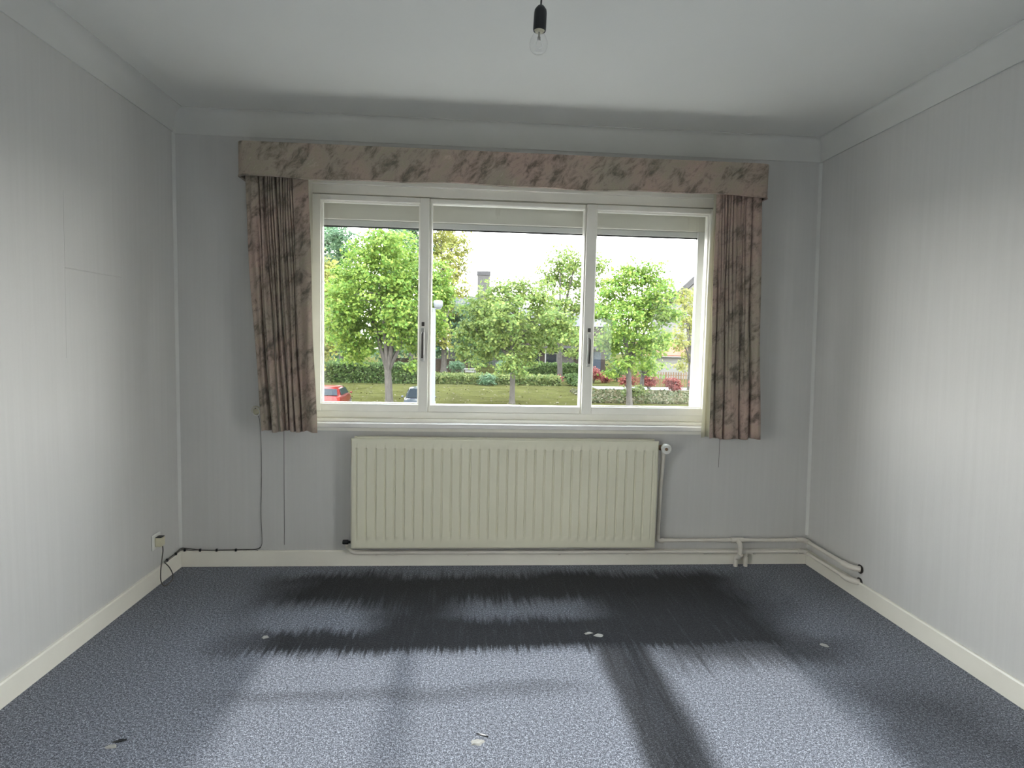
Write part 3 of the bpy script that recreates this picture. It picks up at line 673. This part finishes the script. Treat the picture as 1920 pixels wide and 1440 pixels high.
def leaves(name, centres, m, parent=None, size=0.22, dens=1.0, flat=0.0, shell=(0.55, 1.08), kind='stuff', box_=None):
    """a cloud of bent four-cornered leaves, clustered in sprays on the blobs of a crown"""
    Pl = []
    for (x, y, z, r) in centres:
        n = int(dens*5.2*9.5*(r*r)/(size*size)*0.55)+10
        spr = max(8, n//16)
        d = rng.normal(size=(spr, 3)); d /= np.linalg.norm(d, axis=1)[:, None]
        sp_ = d*(rng.uniform(shell[0], shell[1], size=(spr, 1)))*r
        sp_[::4] *= 0.55
        idx = rng.integers(0, spr, n)
        Pl.append(np.c_[sp_[idx]+rng.normal(size=(n, 3))*size*0.95*np.array([1.25, 1.25, 0.55])+np.array([x, y, z]), d[idx]])
    P = np.concatenate(Pl); c = P[:, :3]; out = P[:, 3:]
    n = len(c)
    nr = out*0.55+rng.normal(size=(n, 3))*0.45+np.array([0, 0, 0.55]); nr /= np.linalg.norm(nr, axis=1)[:, None]
    a = np.cross(nr, rng.normal(size=(n, 3))); a /= np.linalg.norm(a, axis=1)[:, None]; b = np.cross(nr, a)
    s = size*rng.uniform(0.6, 1.15, size=(n, 1))
    V = np.stack([c-a*s*0.6, c+b*s*0.45-nr*s*0.15, c+a*s*0.6, c-b*s*0.45-nr*s*0.15], axis=1).reshape(-1, 3)
    return mesh_quads(name, V, m, parent, kind)
def mesh_quads(name, V, m, parent, kind):
    me = bpy.data.meshes.new(name); n = len(V)//4
    off = np.array(world_loc(parent)) if parent else np.zeros(3)
    me.vertices.add(len(V)); me.vertices.foreach_set('co', (V-off).astype(np.float32).ravel())
    me.loops.add(4*n); me.loops.foreach_set('vertex_index', np.arange(4*n, dtype=np.int32))
    me.polygons.add(n); me.polygons.foreach_set('loop_start', np.arange(0, 4*n, 4, dtype=np.int32))
    me.update(calc_edges=True); me.validate()
    o = bpy.data.objects.new(name, me); COL.objects.link(o); me.materials.append(m)
    if parent: o.parent = parent
    if kind: o['kind'] = kind
    return o
def tree(label, base, blobs, lm, bark, rad=0.24, fork=None, size=0.24, dens=1.0, group=None, n_br=7):
    t = thing('tree', label, 'tree', base, group)
    bz = Vector(base); cx = np.mean([b[0] for b in blobs]); top = max(b[2] for b in blobs)
    fk = Vector(fork) if fork else Vector((base[0], base[1], G+(top-G)*0.3))
    bm = bmesh.new()
    tube(bm, spline([(bz.x, bz.y, G-0.05), (bz.x*0.7+fk.x*0.3, bz.y, G+(fk.z-G)*0.35), tuple(fk)], 4), [rad*1.35, rad*1.1, rad, rad*0.95, rad*0.92, rad*0.9, rad*0.88, rad*0.85, rad*0.82], 10)
    bl = sorted(blobs, key=lambda b: -b[3])[:n_br]
    for b in bl:
        e = Vector(b[:3]); mid = fk.lerp(e, 0.5)+Vector((0, 0, 0.12*(e-fk).length if e.z > fk.z else 0.3))
        pp = spline([tuple(fk-Vector((0, 0, 0.15))), tuple(mid), tuple(e)], 4)
        tube(bm, pp, [rad*0.62*(1-0.8*k/(len(pp)-1)) for k in range(len(pp))], 7)
        for q in range(3):
            s = pp[4+q]; d = Vector((random.uniform(-1, 1), random.uniform(-1, 1), random.uniform(-0.1, 0.8))).normalized()*b[3]*0.9
            tube(bm, [tuple(s), tuple(s+d*0.5+Vector((0, 0, 0.1))), tuple(s+d)], [rad*0.22, rad*0.15, rad*0.06], 5)
    obj('trunk', bm, bark, t, smooth=True)
    leaves('foliage', blobs, lm, t, size, dens)
    return t
TR = {'A': ((-3.62, 36.5, -3.0), [(-3.76, 34.56, 7.01, 1.42), (-4.84, 35.27, 6.35, 1.44), (-2.99, 37.91, 7.02, 1.47), (-6.14, 36.88, 5.22, 1.5), (-4.08, 34.6, 4.88, 1.86), (-2.27, 36.19, 5.09, 1.69), (-0.84, 36.4, 5.16, 1.34), (-6.41, 34.91, 3.43, 1.43), (-5.21, 37.6, 3.03, 1.89), (-2.76, 34.69, 2.95, 1.69), (-0.93, 35.99, 3.4, 1.47), (-0.15, 36.58, 4.26, 0.85), (-6.67, 36.18, 2.0, 1.34), (-5.09, 36.91, 1.42, 1.43), (-6.44, 37.61, 0.68, 1.09), (-5.92, 38.63, 0.24, 0.82), (-3.01, 35.49, 1.8, 1.21), (-2.15, 37.19, 1.13, 1.01), (-0.76, 37.42, 2.17, 1.09), (-1.95, 35.53, -0.43, 0.48)]),
'AL': ((-11.17, 47, -3.0), [(-10.01, 44.05, 6.45, 1.43), (-10.79, 49.8, 5.28, 1.7), (-10.69, 45.81, 3.05, 1.75), (-10.13, 45.9, 0.94, 1.4), (-12.32, 49.31, 5.42, 1.87), (-12.07, 47.5, 2.21, 1.81), (-11.04, 46.83, 0.05, 1.34)]),
'T1': ((-14.15, 72, -3.0), [(-16.52, 74.42, 13.74, 2.35), (-13.3, 67.85, 12.32, 1.9), (-17.16, 73.83, 11.0, 2.33), (-14.44, 70.89, 10.06, 1.98), (-12.81, 68.38, 11.33, 1.4), (-15.44, 73.42, 15.23, 2.05), (-14.96, 75.81, 7.61, 2.46), (-13.62, 69.41, 3.34, 2.59), (-13.74, 73.15, 0.14, 2.04)]),
'T2': ((-5.85, 74, -3.0), [(-7.46, 72.17, 13.34, 1.88), (-5.69, 76.19, 13.92, 2.12), (-6.57, 76.02, 15.69, 2.12), (-6.39, 71.45, 10.7, 2.33), (-8.33, 76.99, 7.89, 2.86), (-6.41, 75.43, 4.4, 2.8), (-7.43, 75.66, 0.93, 2.46), (-4.78, 76.9, 0.99, 2.14)]),
'BT': ((-1.78, 77, -3.0), [(-2.41, 76.33, 14.87, 1.84), (-0.84, 79.44, 15.03, 1.91), (0.03, 80.57, 13.37, 1.64), (-1.82, 73.25, 11.4, 1.91), (-0.36, 80.3, 10.43, 1.78), (-1.2, 76.0, 8.15, 1.69), (-2.92, 76.81, 9.42, 1.71), (0.63, 73.67, 7.86, 1.09), (-2.79, 78.87, 13.18, 1.46), (-1.55, 75.04, 16.36, 1.53), (-1.45, 80.5, 4.73, 2.23), (-2.17, 74.88, 1.74, 1.81)]),
'U1': ((2.0, 80, -3.0), [(-0.7, 80.6, 3.28, 2.54), (1.49, 79.02, 4.74, 2.2), (3.02, 81.1, 2.27, 2.55), (0.86, 77.03, 0.4, 1.86), (3.34, 76.87, 0.1, 1.71)]),
'B': ((4.58, 37.6, -3.0), [(4.57, 38.79, 4.81, 1.24), (3.2, 38.81, 4.22, 1.24), (5.91, 37.92, 4.41, 1.21), (2.3, 39.62, 3.12, 1.45), (4.0, 36.19, 2.84, 1.69), (6.47, 39.29, 3.02, 1.59), (7.26, 36.01, 2.67, 1.12), (1.65, 39.83, 1.78, 1.27), (3.42, 38.19, 1.44, 1.4), (5.26, 38.11, 1.29, 1.33), (7.34, 39.86, 1.64, 1.23), (1.07, 38.98, 0.53, 0.75), (2.72, 38.99, 0.41, 0.9), (4.3, 35.46, -0.17, 0.83), (5.55, 36.97, 0.15, 0.79), (7.83, 35.6, 1.77, 0.76), (4.85, 36.13, -0.72, 0.49), (2.13, 36.22, -0.24, 0.42)]),
'CC': ((11.55, 61.8, -3.0), [(11.59, 64.54, 10.48, 1.69), (12.45, 58.95, 9.67, 1.44), (14.27, 60.25, 9.89, 1.24), (15.88, 61.75, 9.45, 0.93), (10.43, 64.47, 8.54, 1.69), (13.01, 65.36, 8.4, 1.95), (14.97, 63.39, 7.97, 1.3), (10.53, 59.61, 5.83, 1.79), (13.37, 62.14, 5.49, 1.51), (12.23, 63.37, 3.05, 1.9), (13.04, 58.38, 1.42, 1.21), (13.0, 63.17, 0.22, 0.83), (15.74, 60.79, 7.18, 1.14)]),
'D': ((12.9, 38, -3.0), [(13.06, 38.44, 6.24, 1.11), (14.4, 38.82, 6.17, 1.13), (12.22, 38.82, 5.77, 0.9), (11.59, 38.11, 4.69, 1.18), (13.46, 38.27, 4.45, 1.55), (14.42, 36.53, 4.51, 1.06), (10.85, 37.98, 3.45, 0.96), (11.83, 36.18, 2.86, 1.48), (14.36, 37.91, 2.98, 1.47), (15.61, 38.18, 3.39, 0.81), (11.92, 39.33, 1.51, 1.21), (13.35, 37.48, 1.29, 1.31), (14.26, 35.67, 1.5, 0.9), (10.95, 38.13, 1.42, 0.81), (12.11, 36.57, 0.01, 0.71), (14.36, 39.17, -0.2, 0.76), (11.17, 37.46, -0.71, 0.44)]),
'FF': ((16.68, 48, -3.0), [(17.41, 47.28, -0.75, 0.81), (17.41, 50.47, -0.9, 0.77), (17.69, 47.36, 1.09, 0.9), (16.1, 47.09, 1.51, 0.99)]),
'E': ((22.41, 52, -3.0), [(21.07, 51.01, 5.52, 0.97), (22.07, 51.88, 3.72, 1.28), (20.4, 49.36, 1.6, 1.03), (22.66, 52.3, 1.14, 1.19), (22.68, 54.74, -0.68, 0.67), (22.74, 52.41, 0.02, 0.74), (23.57, 53.58, 5.76, 1.42), (25.03, 54.9, 2.74, 1.55)])}
tree('broad bright green maple with forked grey trunk, left of the street lamp', TR['A'][0], TR['A'][1], M['leaf'], M['bark'], 0.27, (-3.74, 36.5, -0.75), 0.205, 1.05)
tree('round olive green maple with low hanging branches in the middle of the lawn', TR['B'][0], TR['B'][1], M['leaf_b'], M['bark'], 0.20, (4.58, 37.6, 0.1), 0.205, 1.05)
tree('tall narrow bright green maple seen through the right pane', TR['D'][0], TR['D'][1], M['leaf'], M['bark'], 0.21, (12.75, 38, -0.5), 0.205, 1.05)
tree('yellow green tree half hidden by the left curtain', TR['AL'][0], TR['AL'][1], M['leaf_y'], M['bark'], 0.2, None, 0.26)
tree('dark bluish green tree farthest left behind the big forked maple', TR['T1'][0], TR['T1'][1], M['leaf_d'], M['bark_dark'], 0.3, None, 0.36)
tree('dark bluish green tree behind the left window post', TR['T2'][0], TR['T2'][1], M['leaf_d'], M['bark_dark'], 0.3, None, 0.36)
tree('tall thin loose tree against the sky behind the street lamp', TR['BT'][0], TR['BT'][1], M['leaf_y'], M['bark'], 0.42, None, 0.34, 0.9)
tree('low dark tree behind the lawn between lamp and round maple', TR['U1'][0], TR['U1'][1], M['leaf_d'], M['bark_dark'], 0.3, None, 0.36)
tree('tall tree with dark trunk behind the hedge at the right window post', TR['CC'][0], TR['CC'][1], M['leaf_b'], M['bark_dark'], 0.30, (11.4, 61.8, 0.6), 0.32, 0.8)
tree('small low tree behind the tall narrow maple', TR['FF'][0], TR['FF'][1], M['leaf'], M['bark_dark'], 0.20, None, 0.24, 0.9)
tree('yellowing tree at the right edge of the window before the house', TR['E'][0], TR['E'][1], M['leaf_y'], M['bark'], 0.2, None, 0.24, 0.8)
# woodland beyond
ORD = ('leftmost', 'second', 'third', 'fourth', 'fifth', 'sixth', 'seventh', 'eighth', 'ninth', 'tenth', 'rightmost')
for k, (x, y, h, r) in enumerate(((-37, 90, 15, 4.6), (-27, 88, 15, 4.2), (-19, 92, 17, 4.6), (-10.5, 90, 16, 4.6), (-4.5, 94, 14, 4.2), (2.5, 92, 8.5, 3.2), (8.5, 90, 9.5, 3.4), (20.5, 88, 11, 3.6), (24.5, 99, 10, 3.6), (48, 100, 14, 4.4), (58, 94, 15, 4.6))):
    bl = []
    for q in range(11):
        a = random.uniform(0, 2*PI); rr = random.uniform(0, r*0.75); zz = G+h*(0.22+0.68*q/10)
        bl.append((x+rr*math.cos(a), y+rr*math.sin(a)*0.7, zz, r*random.uniform(0.5, 0.72)*(1-0.35*q/10)))
    tree(('%s of the dark trees in the far belt, counted from the left' % ORD[k]), (x, y, G), bl, M['leaf_d'], M['bark_dark'], 0.35, None, 0.44, 0.8, 'trees beyond the gardens', 5)

# hedges and shrubs
def hedge(name, label, cat, x0, x1, y, d, h, m, size, n, group=None):
    t = thing(name, label, cat, ((x0+x1)/2, y, G), group)
    obj('core', B((x0+0.15, x1-0.15, y-d/2+0.15, y+d/2-0.15, G, G+h-0.2)), M['bark_dark'], t)
    u = rng.uniform(size=(n, 3)); f = rng.integers(0, 3, n)
    P = np.c_[x0+(x1-x0)*u[:, 0], y-d/2+d*u[:, 1], G+h*u[:, 2]]
    P[f == 0, 1] = y-d/2+rng.normal(size=(f == 0).sum())*0.08; P[f == 1, 2] = G+h+rng.normal(size=(f == 1).sum())*0.10
    nr = rng.normal(size=(n, 3))*0.7+np.array([0, -0.5, 0.5]); nr /= np.linalg.norm(nr, axis=1)[:, None]
    a = np.cross(nr, rng.normal(size=(n, 3))); a /= np.linalg.norm(a, axis=1)[:, None]; b = np.cross(nr, a)
    s = size*rng.uniform(0.6, 1.2, size=(n, 1))
    leaf = np.stack([P-a*s*0.6, P+b*s*0.45, P+a*s*0.6, P-b*s*0.45], axis=1).reshape(-1, 3)
    mesh_quads('foliage', leaf, m, t, 'stuff'); return t
hedge('hedge', 'long leafy hedge behind the lawn on the left, cut by the forked trunk', 'hedge', -19.0, -2.2, 55.2, 1.3, 1.75, M['leaf_hedge'], 0.22, 16000)
hedge('hedge', 'dark trimmed box hedge before the dark house', 'hedge', 8.3, 15.4, 66.5, 1.2, 1.62, M['leaf_hedge'], 0.20, 12000)
hedge('low_shrubbery', 'low loose strip of yellowish ground shrubs behind the lawn', 'shrubbery', -2.4, 10.6, 56.5, 3.0, 0.75, M['leaf_shrub'], 0.24, 12000)
hedge('ground_cover', 'dry leafy ground cover under the narrow maple, beside the path', 'ground cover', 10.3, 30.0, 43.5, 9.0, 0.16, M['leaf_ivy'], 0.20, 20000)
def shrub(label, x, y, r, h, m, size=0.16, group=None):
    t = thing('shrub', label, 'shrub', (x, y, G), group)
    bm = bmesh.new()
    for k in range(6):
        a = 2*PI*k/6; tube(bm, [(x, y, G-0.02), (x+0.35*r*math.cos(a), y+0.35*r*math.sin(a), G+h*0.5), (x+0.7*r*math.cos(a), y+0.7*r*math.sin(a), G+h*0.9)], [0.03, 0.02, 0.01], 5)
    obj('stems', bm, M['bark_dark'], t)
    bl = [(x+random.uniform(-.45, .45)*r, y+random.uniform(-.4, .4)*r, G+h*random.uniform(0.4, 0.72), r*0.55) for _ in range(5)]
    leaves('foliage', bl, m, t, size, 1.0); return t
shrub('red leaved shrub close to the right window post', 14.9, 60.0, 0.95, 1.6, M['leaf_red'])
shrub('low red shrub in front of the small dark bush', 16.4, 60.5, 0.75, 1.0, M['leaf_red'])
shrub('red shrub between the two trunks behind the narrow maple', 16.0, 50.3, 0.7, 1.5, M['leaf_red'])
shrub('large red shrub before the wooden picket fence', 17.9, 50.0, 0.85, 1.6, M['leaf_red'])
shrub('pale red shrub farther along the picket fence', 20.2, 50.4, 0.85, 1.3, M['leaf_red'])
shrub('red shrub at the far right edge of the window', 21.9, 49.0, 0.7, 1.5, M['leaf_red'])
shrub('reddish low plant at the foot of the dark trunk', 10.6, 58.0, 0.7, 0.75, M['leaf_red'])
shrub('dark green bush at the right window post', 12.3, 55.5, 1.1, 1.1, M['leaf_hedge'])
shrub('small dark bush beside the blue door', 18.2, 63.0, 1.0, 1.9, M['leaf_hedge'])
shrub('bushy green conifer beside the garden table', 0.1, 60.5, 0.9, 2.3, M['leaf_d'])
shrub('dark round bush between table and trimmed hedge', 5.6, 62.5, 1.5, 1.9, M['leaf_d'])
shrub('bluish low bush in the shrub strip', 3.4, 54.0, 0.8, 1.1, M['leaf_d'])
shrub('yellow green bush in front of the round maple trunk line', 14.3, 41.5, 0.8, 1.2, M['leaf_shrub'])
# fallen leaves on the lawn
n = 750
P = np.c_[rng.uniform(-16, 12, n), 36.5+19*rng.uniform(size=n)**1.2, np.full(n, G+0.03)]
a = rng.uniform(0, 2*PI, n); s = rng.uniform(0.05, 0.10, n)
ca, sa = np.c_[np.cos(a)*s, np.sin(a)*s, rng.normal(size=n)*0.02], np.c_[-np.sin(a)*s*0.7, np.cos(a)*s*0.7, rng.normal(size=n)*0.02]
fl = mesh_quads('fallen_leaves', np.stack([P-ca, P+sa, P+ca, P-sa], axis=1).reshape(-1, 3), M['leaf_fall'], None, 'stuff')
setp(fl, 'dry fallen leaves scattered over the lawn', 'leaves')

# street lamp
sl = thing('street_lamp', 'pale street lamp post with a wide flat head behind the left window post', 'street lamp', (-0.20, 27.0, G-0.1))
obj('pole', T([(-0.20, 27, G-0.12), (-0.20, 27, 0.5), (-0.20, 27, 2.86)], [0.115, 0.105, 0.085], 14), M['lamp_post'], sl, smooth=True)
obj('crossarm', B((-0.75, 0.14, 26.93, 27.07, 2.80, 2.86)), M['lamp_post'], sl, bevel=0.01)
for x in (-0.52, 0.0):
    hd = obj('lamp_head', lathe([(0.0, 0.0), (0.16, 0.0), (0.23, 0.10), (0.24, 0.30), (0.20, 0.38), (0.0, 0.40)], (x, 27, 2.861), 'z', 16), M['lamp_post'], sl, smooth=True)

# cars
def car(label, x, y, paint, rear_to_us, loc_z=G-0.10):
    t = thing('car', label, 'car', (x, y, loc_z)); s = -1 if rear_to_us else 1     # s=-1: rear points to -y
    def loft(st, m, name, parent, sm=True):
        bm = bmesh.new(); rings = []
        for sec in st: rings.append([bm.verts.new((x+p[0], y+s*(-1)*sec[0]*-1 if False else y+sec[0], loc_z+p[1])) for p in sec[1]])
        k = len(rings[0])
        for a, b in zip(rings, rings[1:]):
            for i in range(k): bm.faces.new((a[i], a[(i+1) % k], b[(i+1) % k], b[i]))
        bm.faces.new(rings[0]); bm.faces.new(rings[-1][::-1])
        return obj(name, bm, m, parent, smooth=sm, auto=40)
    def sec(hw, zb, zt):
        q = [(-hw*.86, zb), (-hw*.97, zb+.12), (-hw, zb+.32), (-hw*.985, zt-.16), (-hw*.93, zt-.04), (-hw*.6, zt)]
        return q+[(-a, b) for a, b in q[::-1]]
    def gsec(hb, ht, zb, zt):
        q = [(-hb, zb), (-(hb*.55+ht*.45), zb+(zt-zb)*.5), (-ht, zt-.09), (-ht*.82, zt-.015), (-ht*.4, zt)]
        return q+[(-a, b) for a, b in q[::-1]]
    # stations run from the end facing the house (-2) to the far end (+2)
    if rear_to_us:
        body = [(-1.98, .70, .42, .86), (-1.90, .80, .32, .95), (-1.5, .86, .22, .97), (0, .87, .2, .96), (.9, .86, .2, .96), (1.2, .84, .2, .90), (1.8, .78, .24, .76), (2.0, .66, .34, .62)]
        gh = [(-1.82, .76, .70, .92, .97), (-1.46, .79, .60, .92, 1.36), (-1.25, .79, .62, .92, 1.46), (-.2, .80, .63, .92, 1.49), (.35, .79, .60, .92, 1.42), (1.15, .76, .70, .88, .92)]
    else:
        body = [(-2.05, .68, .32, .62), (-1.85, .80, .24, .76), (-1.2, .86, .2, .90), (-.9, .87, .2, .96), (0, .88, .2, .97), (1.5, .86, .22, .97), (1.9, .80, .32, .95), (1.98, .70, .42, .86)]
        gh = [(-1.15, .76, .70, .88, .92), (-.40, .79, .61, .92, 1.42), (.15, .80, .63, .92, 1.50), (1.2, .79, .62, .92, 1.46), (1.46, .79, .60, .92, 1.36), (1.82, .76, .70, .92, .97)]
    loft([(p[0], sec(*p[1:])) for p in body], paint, 'body', t)
    cb_ = loft([(p[0], gsec(*p[1:])) for p in gh], paint, 'cabin', t)
    def quad(name, q, m, off):
        bm = bmesh.new(); vs = [bm.verts.new((x+a, y+b, loc_z+c)) for a, b, c in q]; f = bm.faces.new(vs); f.normal_update()
        r = bmesh.ops.extrude_face_region(bm, geom=[f]); 
        for v_ in r['geom']:
            if isinstance(v_, bmesh.types.BMVert): v_.co += Vector(off)
        return obj(name, bm, m, t)
    a0, a1 = gh[0], gh[1]
    zb_, zt_ = a0[4]+.02, a1[4]-.03
    quad('rear_window' if rear_to_us else 'windscreen', [(-.66, a0[0]+.0, zb_), (.66, a0[0]+.0, zb_), (.56, a1[0]-.02, zt_), (-.56, a1[0]-.02, zt_)], M['car_glass'], (0, -.03, .02))
    z0_, z1_ = gh[-1], gh[-2]
    quad('windscreen' if rear_to_us else 'rear_window', [(-.66, z0_[0], z0_[4]+.02), (.66, z0_[0], z0_[4]+.02), (.56, z1_[0]+.02, z1_[4]-.03), (-.56, z1_[0]+.02, z1_[4]-.03)], M['car_glass'], (0, .03, .02))
    for sg in (-1, 1):
        quad('side_window', [(sg*.80, gh[1][0]+.05, 1.0), (sg*.80, gh[-2][0]+.3, 1.0), (sg*.655, gh[-2][0]-.02, 1.35), (sg*.655, gh[1][0]+.25, 1.35)], M['car_glass'], (sg*.02, 0, 0))
        obj('mirror', lathe([(0, -.07), (.06, -.06), (.075, 0), (.06, .06), (0, .07)], (x+sg*.96, y+(.75 if rear_to_us else -.85), loc_z+.98), 'x', 10), paint, t, smooth=True)
        obj('tail_lamp' if rear_to_us else 'head_lamp', B((x+sg*.72-.09, x+sg*.72+.09, y-1.97 if rear_to_us else y-2.0, y-1.70, loc_z+(.66 if rear_to_us else .55), loc_z+(.94 if rear_to_us else .68))), M['tail'] if rear_to_us else M['lamp_clear'], t, bevel=0.03)
        for yy in (-1.3, 1.25):
            w = obj('wheel', lathe([(0.0, -.1), (.24, -.1), (.31, -.09), (.32, 0), (.31, .09), (.24, .1), (0.0, .1)], (x+sg*.76, y+yy, loc_z+.32), 'x', 18), M['rubber'], t, smooth=True)
            obj('hub', lathe([(0.0, -.012), (.2, -.012), (.2, .012), (0.0, .012)], (x+sg*.865, y+yy, loc_z+.32), 'x', 14), M['steel'], w)
    obj('number_plate', B((x-.26, x+.26, y-2.03, y-2.0 if rear_to_us else y-2.02, loc_z+.5, loc_z+.61)), M['plate'], t)
    if rear_to_us:
        obj('wiper', T([(x, y-1.85, loc_z+1.0), (x+.42, y-1.76, loc_z+1.08)], .012, 6), M['rubber'], t)
    return t
car('red hatchback parked with its rear to the house beside the left curtain', -6.72, 34.0, M['red_paint'], True)
car('dark car parked with its windscreen to the house behind the left window post', -1.37, 33.3, M['dark_paint'], False)

# garden wall, table, fence, path-side things
gw = thing('garden_wall', 'brown brick garden wall behind the low shrubs', 'wall', (-1.8, 78, G))
obj('masonry', B((-9.5, 1.4, 77.9, 78.2, G, G+1.62)), M['brown_wall'], gw)
obj('coping', B((-9.55, 1.45, 77.82, 78.28, G+1.62, G+1.72)), M['grey_render'], gw, bevel=0.02)
gt = thing('garden_table', 'white garden table behind the low shrubs', 'table', (1.55, 64, G))
obj('table_top', B((0.65, 2.45, 63.6, 64.5, G+1.02, G+1.10)), M['plate'], gt, bevel=0.02)
obj('apron', B((1.15, 2.2, 63.7, 64.3, G+0.7, G+1.02)), M['plate'], gt)
for (x, y) in ((0.8, 63.75), (2.3, 63.75), (0.8, 64.35), (2.3, 64.35)):
    obj('leg', B((x-.04, x+.04, y-.04, y+.04, G, G+1.02)), M['plate'], gt)
fe = thing('picket_fence', 'tan wooden picket fence behind the red shrubs', 'fence', (23, 56, G))
me0 = None
for k in range(46):
    x = 18.6+k*0.26; yy = 56.0
    if me0 is None:
        pk = obj('picket', B((-.055, .055, -.015, .015, 0.02, 1.50)), M['wood_fence'], fe); me0 = pk.data
    else:
        pk = bpy.data.objects.new('picket', me0); COL.objects.link(pk); pk.parent = fe
    pk.location = Vector((x, yy, G+random.uniform(-.03, .03)))-fe.location
for z in (0.35, 1.15):
    obj('rail', B((18.4, 30.6, 56.02, 56.08, G+z, G+z+.09)), M['wood_fence'], fe)
for x in (18.5, 21.5, 24.5, 27.5, 30.5):
    obj('post', B((x-.06, x+.06, 56.08, 56.2, G, G+1.45)), M['wood_fence'], fe)

# dark house behind the trimmed hedge
hb = thing('house', 'dark brick house with white porch posts behind the trimmed hedge', 'house', (14, 76, G))
obj('wall', B((8.0, 19.5, 75.0, 84.0, G, G+6.4)), M['brick'], hb)
obj('grey_panel', B((13.6, 15.3, 74.9, 75.0, G, G+3.4)), M['grey_render'], hb, label='grey rendered wall panel')
obj('door', B((17.4, 18.9, 74.88, 75.0, G, G+3.1)), M['blue_door'], hb, label='blue door')
for x in (9.3, 11.6):
    f = obj('window', B((x-.1, x+1.5, 74.93, 75.0, G+1.0, G+2.8)), M['plate'], hb)
    obj('pane', B((x, x+1.4, 74.90, 74.93, G+1.1, G+2.7)), M['car_glass'], f)
for x in (11.3, 15.65):
    obj('porch_post', T([(x, 73.0, G), (x, 73.0, G+3.5)], 0.09, 10), M['plate'], hb, smooth=True)
obj('porch_roof', B((8.5, 19.2, 72.6, 75.0, G+3.5, G+3.75)), M['slate'], hb)
bm = bmesh.new()
v = [bm.verts.new(p) for p in ((7.7, 74.6, G+6.4), (19.8, 74.6, G+6.4), (19.8, 84.4, G+6.4), (7.7, 84.4, G+6.4), (7.7, 79.5, G+9.0), (19.8, 79.5, G+9.0))]
for f in ((0, 1, 5, 4), (2, 3, 4, 5), (1, 2, 5), (3, 0, 4), (0, 3, 2, 1)): bm.faces.new([v[i] for i in f])
obj('roof', bm, M['slate'], hb)
# house with the big chimney far behind
hc = thing('house', 'grey house far behind the trees with a broad chimney against the sky', 'house', (4, 104, G))
obj('wall', B((-2.0, 10, 100, 108, G, G+8.5)), M['grey_render'], hc)
bm = bmesh.new()
v = [bm.verts.new(p) for p in ((-2.4, 99.6, G+8.5), (10.4, 99.6, G+8.5), (10.4, 108.4, G+8.5), (-2.4, 108.4, G+8.5), (-2.4, 104, G+12.0), (10.4, 104, G+12.0))]
for f in ((0, 1, 5, 4), (2, 3, 4, 5), (1, 2, 5), (3, 0, 4), (0, 3, 2, 1)): bm.faces.new([v[i] for i in f])
rf = obj('roof', bm, M['slate'], hc)
ch = obj('chimney', B((2.8, 4.95, 103.2, 104.6, G+11, G+15.7)), M['grey_render'], hc)
obj('chimney_cap', B((2.7, 5.05, 103.1, 104.7, G+15.7, G+16.4)), M['slate'], ch)
# pale house on the right
hr = thing('house', 'pale rendered gable house with a slate roof at the right window edge', 'house', (36, 80, G))
bm = bmesh.new()
prof = [(30.6, G), (42.0, G), (42.0, G+10.6), (36.3, G+16.0), (30.6, G+10.6)]
R0 = [bm.verts.new((a, 80.0, b)) for a, b in prof]; R1 = [bm.verts.new((a, 92.0, b)) for a, b in prof]
for i in range(5): bm.faces.new((R0[i], R0[(i+1) % 5], R1[(i+1) % 5], R1[i]))
bm.faces.new(R0); bm.faces.new(R1[::-1]); obj('wall', bm, M['render'], hr)
for sg, pr in ((-1, [(30.0, G+10.3), (36.3, G+16.3), (36.3, G+17.3), (29.6, G+10.9)]), (1, [(42.6, G+10.3), (36.3, G+16.3), (36.3, G+17.3), (43.0, G+10.9)])):
    obj('roof_slope', extrude_profile(pr, 79.4, 92.4, 'y'), M['slate'], hr)
for (x, z) in ((32.2, 2.0), (36.0, 2.0), (32.2, 6.6), (36.0, 6.6)):
    f = obj('window', B((x, x+1.5, 79.93, 80.0, G+z, G+z+1.7)), M['plate'], hr); obj('pane', B((x+.1, x+1.4, 79.9, 79.93, G+z+.1, G+z+1.6)), M['car_glass'], f)
an = thing('outbuilding', 'low white outbuilding with a terracotta tiled roof behind the fence', 'outbuilding', (27, 71, G))
obj('wall', B((23.6, 33.0, 70.2, 74.0, G, G+2.75)), M['render'], an)
bm = extrude_profile([(69.7, G+2.7), (74.4, G+4.3), (74.4, G+4.5), (69.7, G+2.95)], 23.2, 33.4, 'x')
obj('roof', bm, M['terracotta'], an)
obj('gutter', T([(23.2, 69.65, G+2.75), (33.4, 69.65, G+2.75)], 0.07, 8), M['plate'], an, smooth=True)
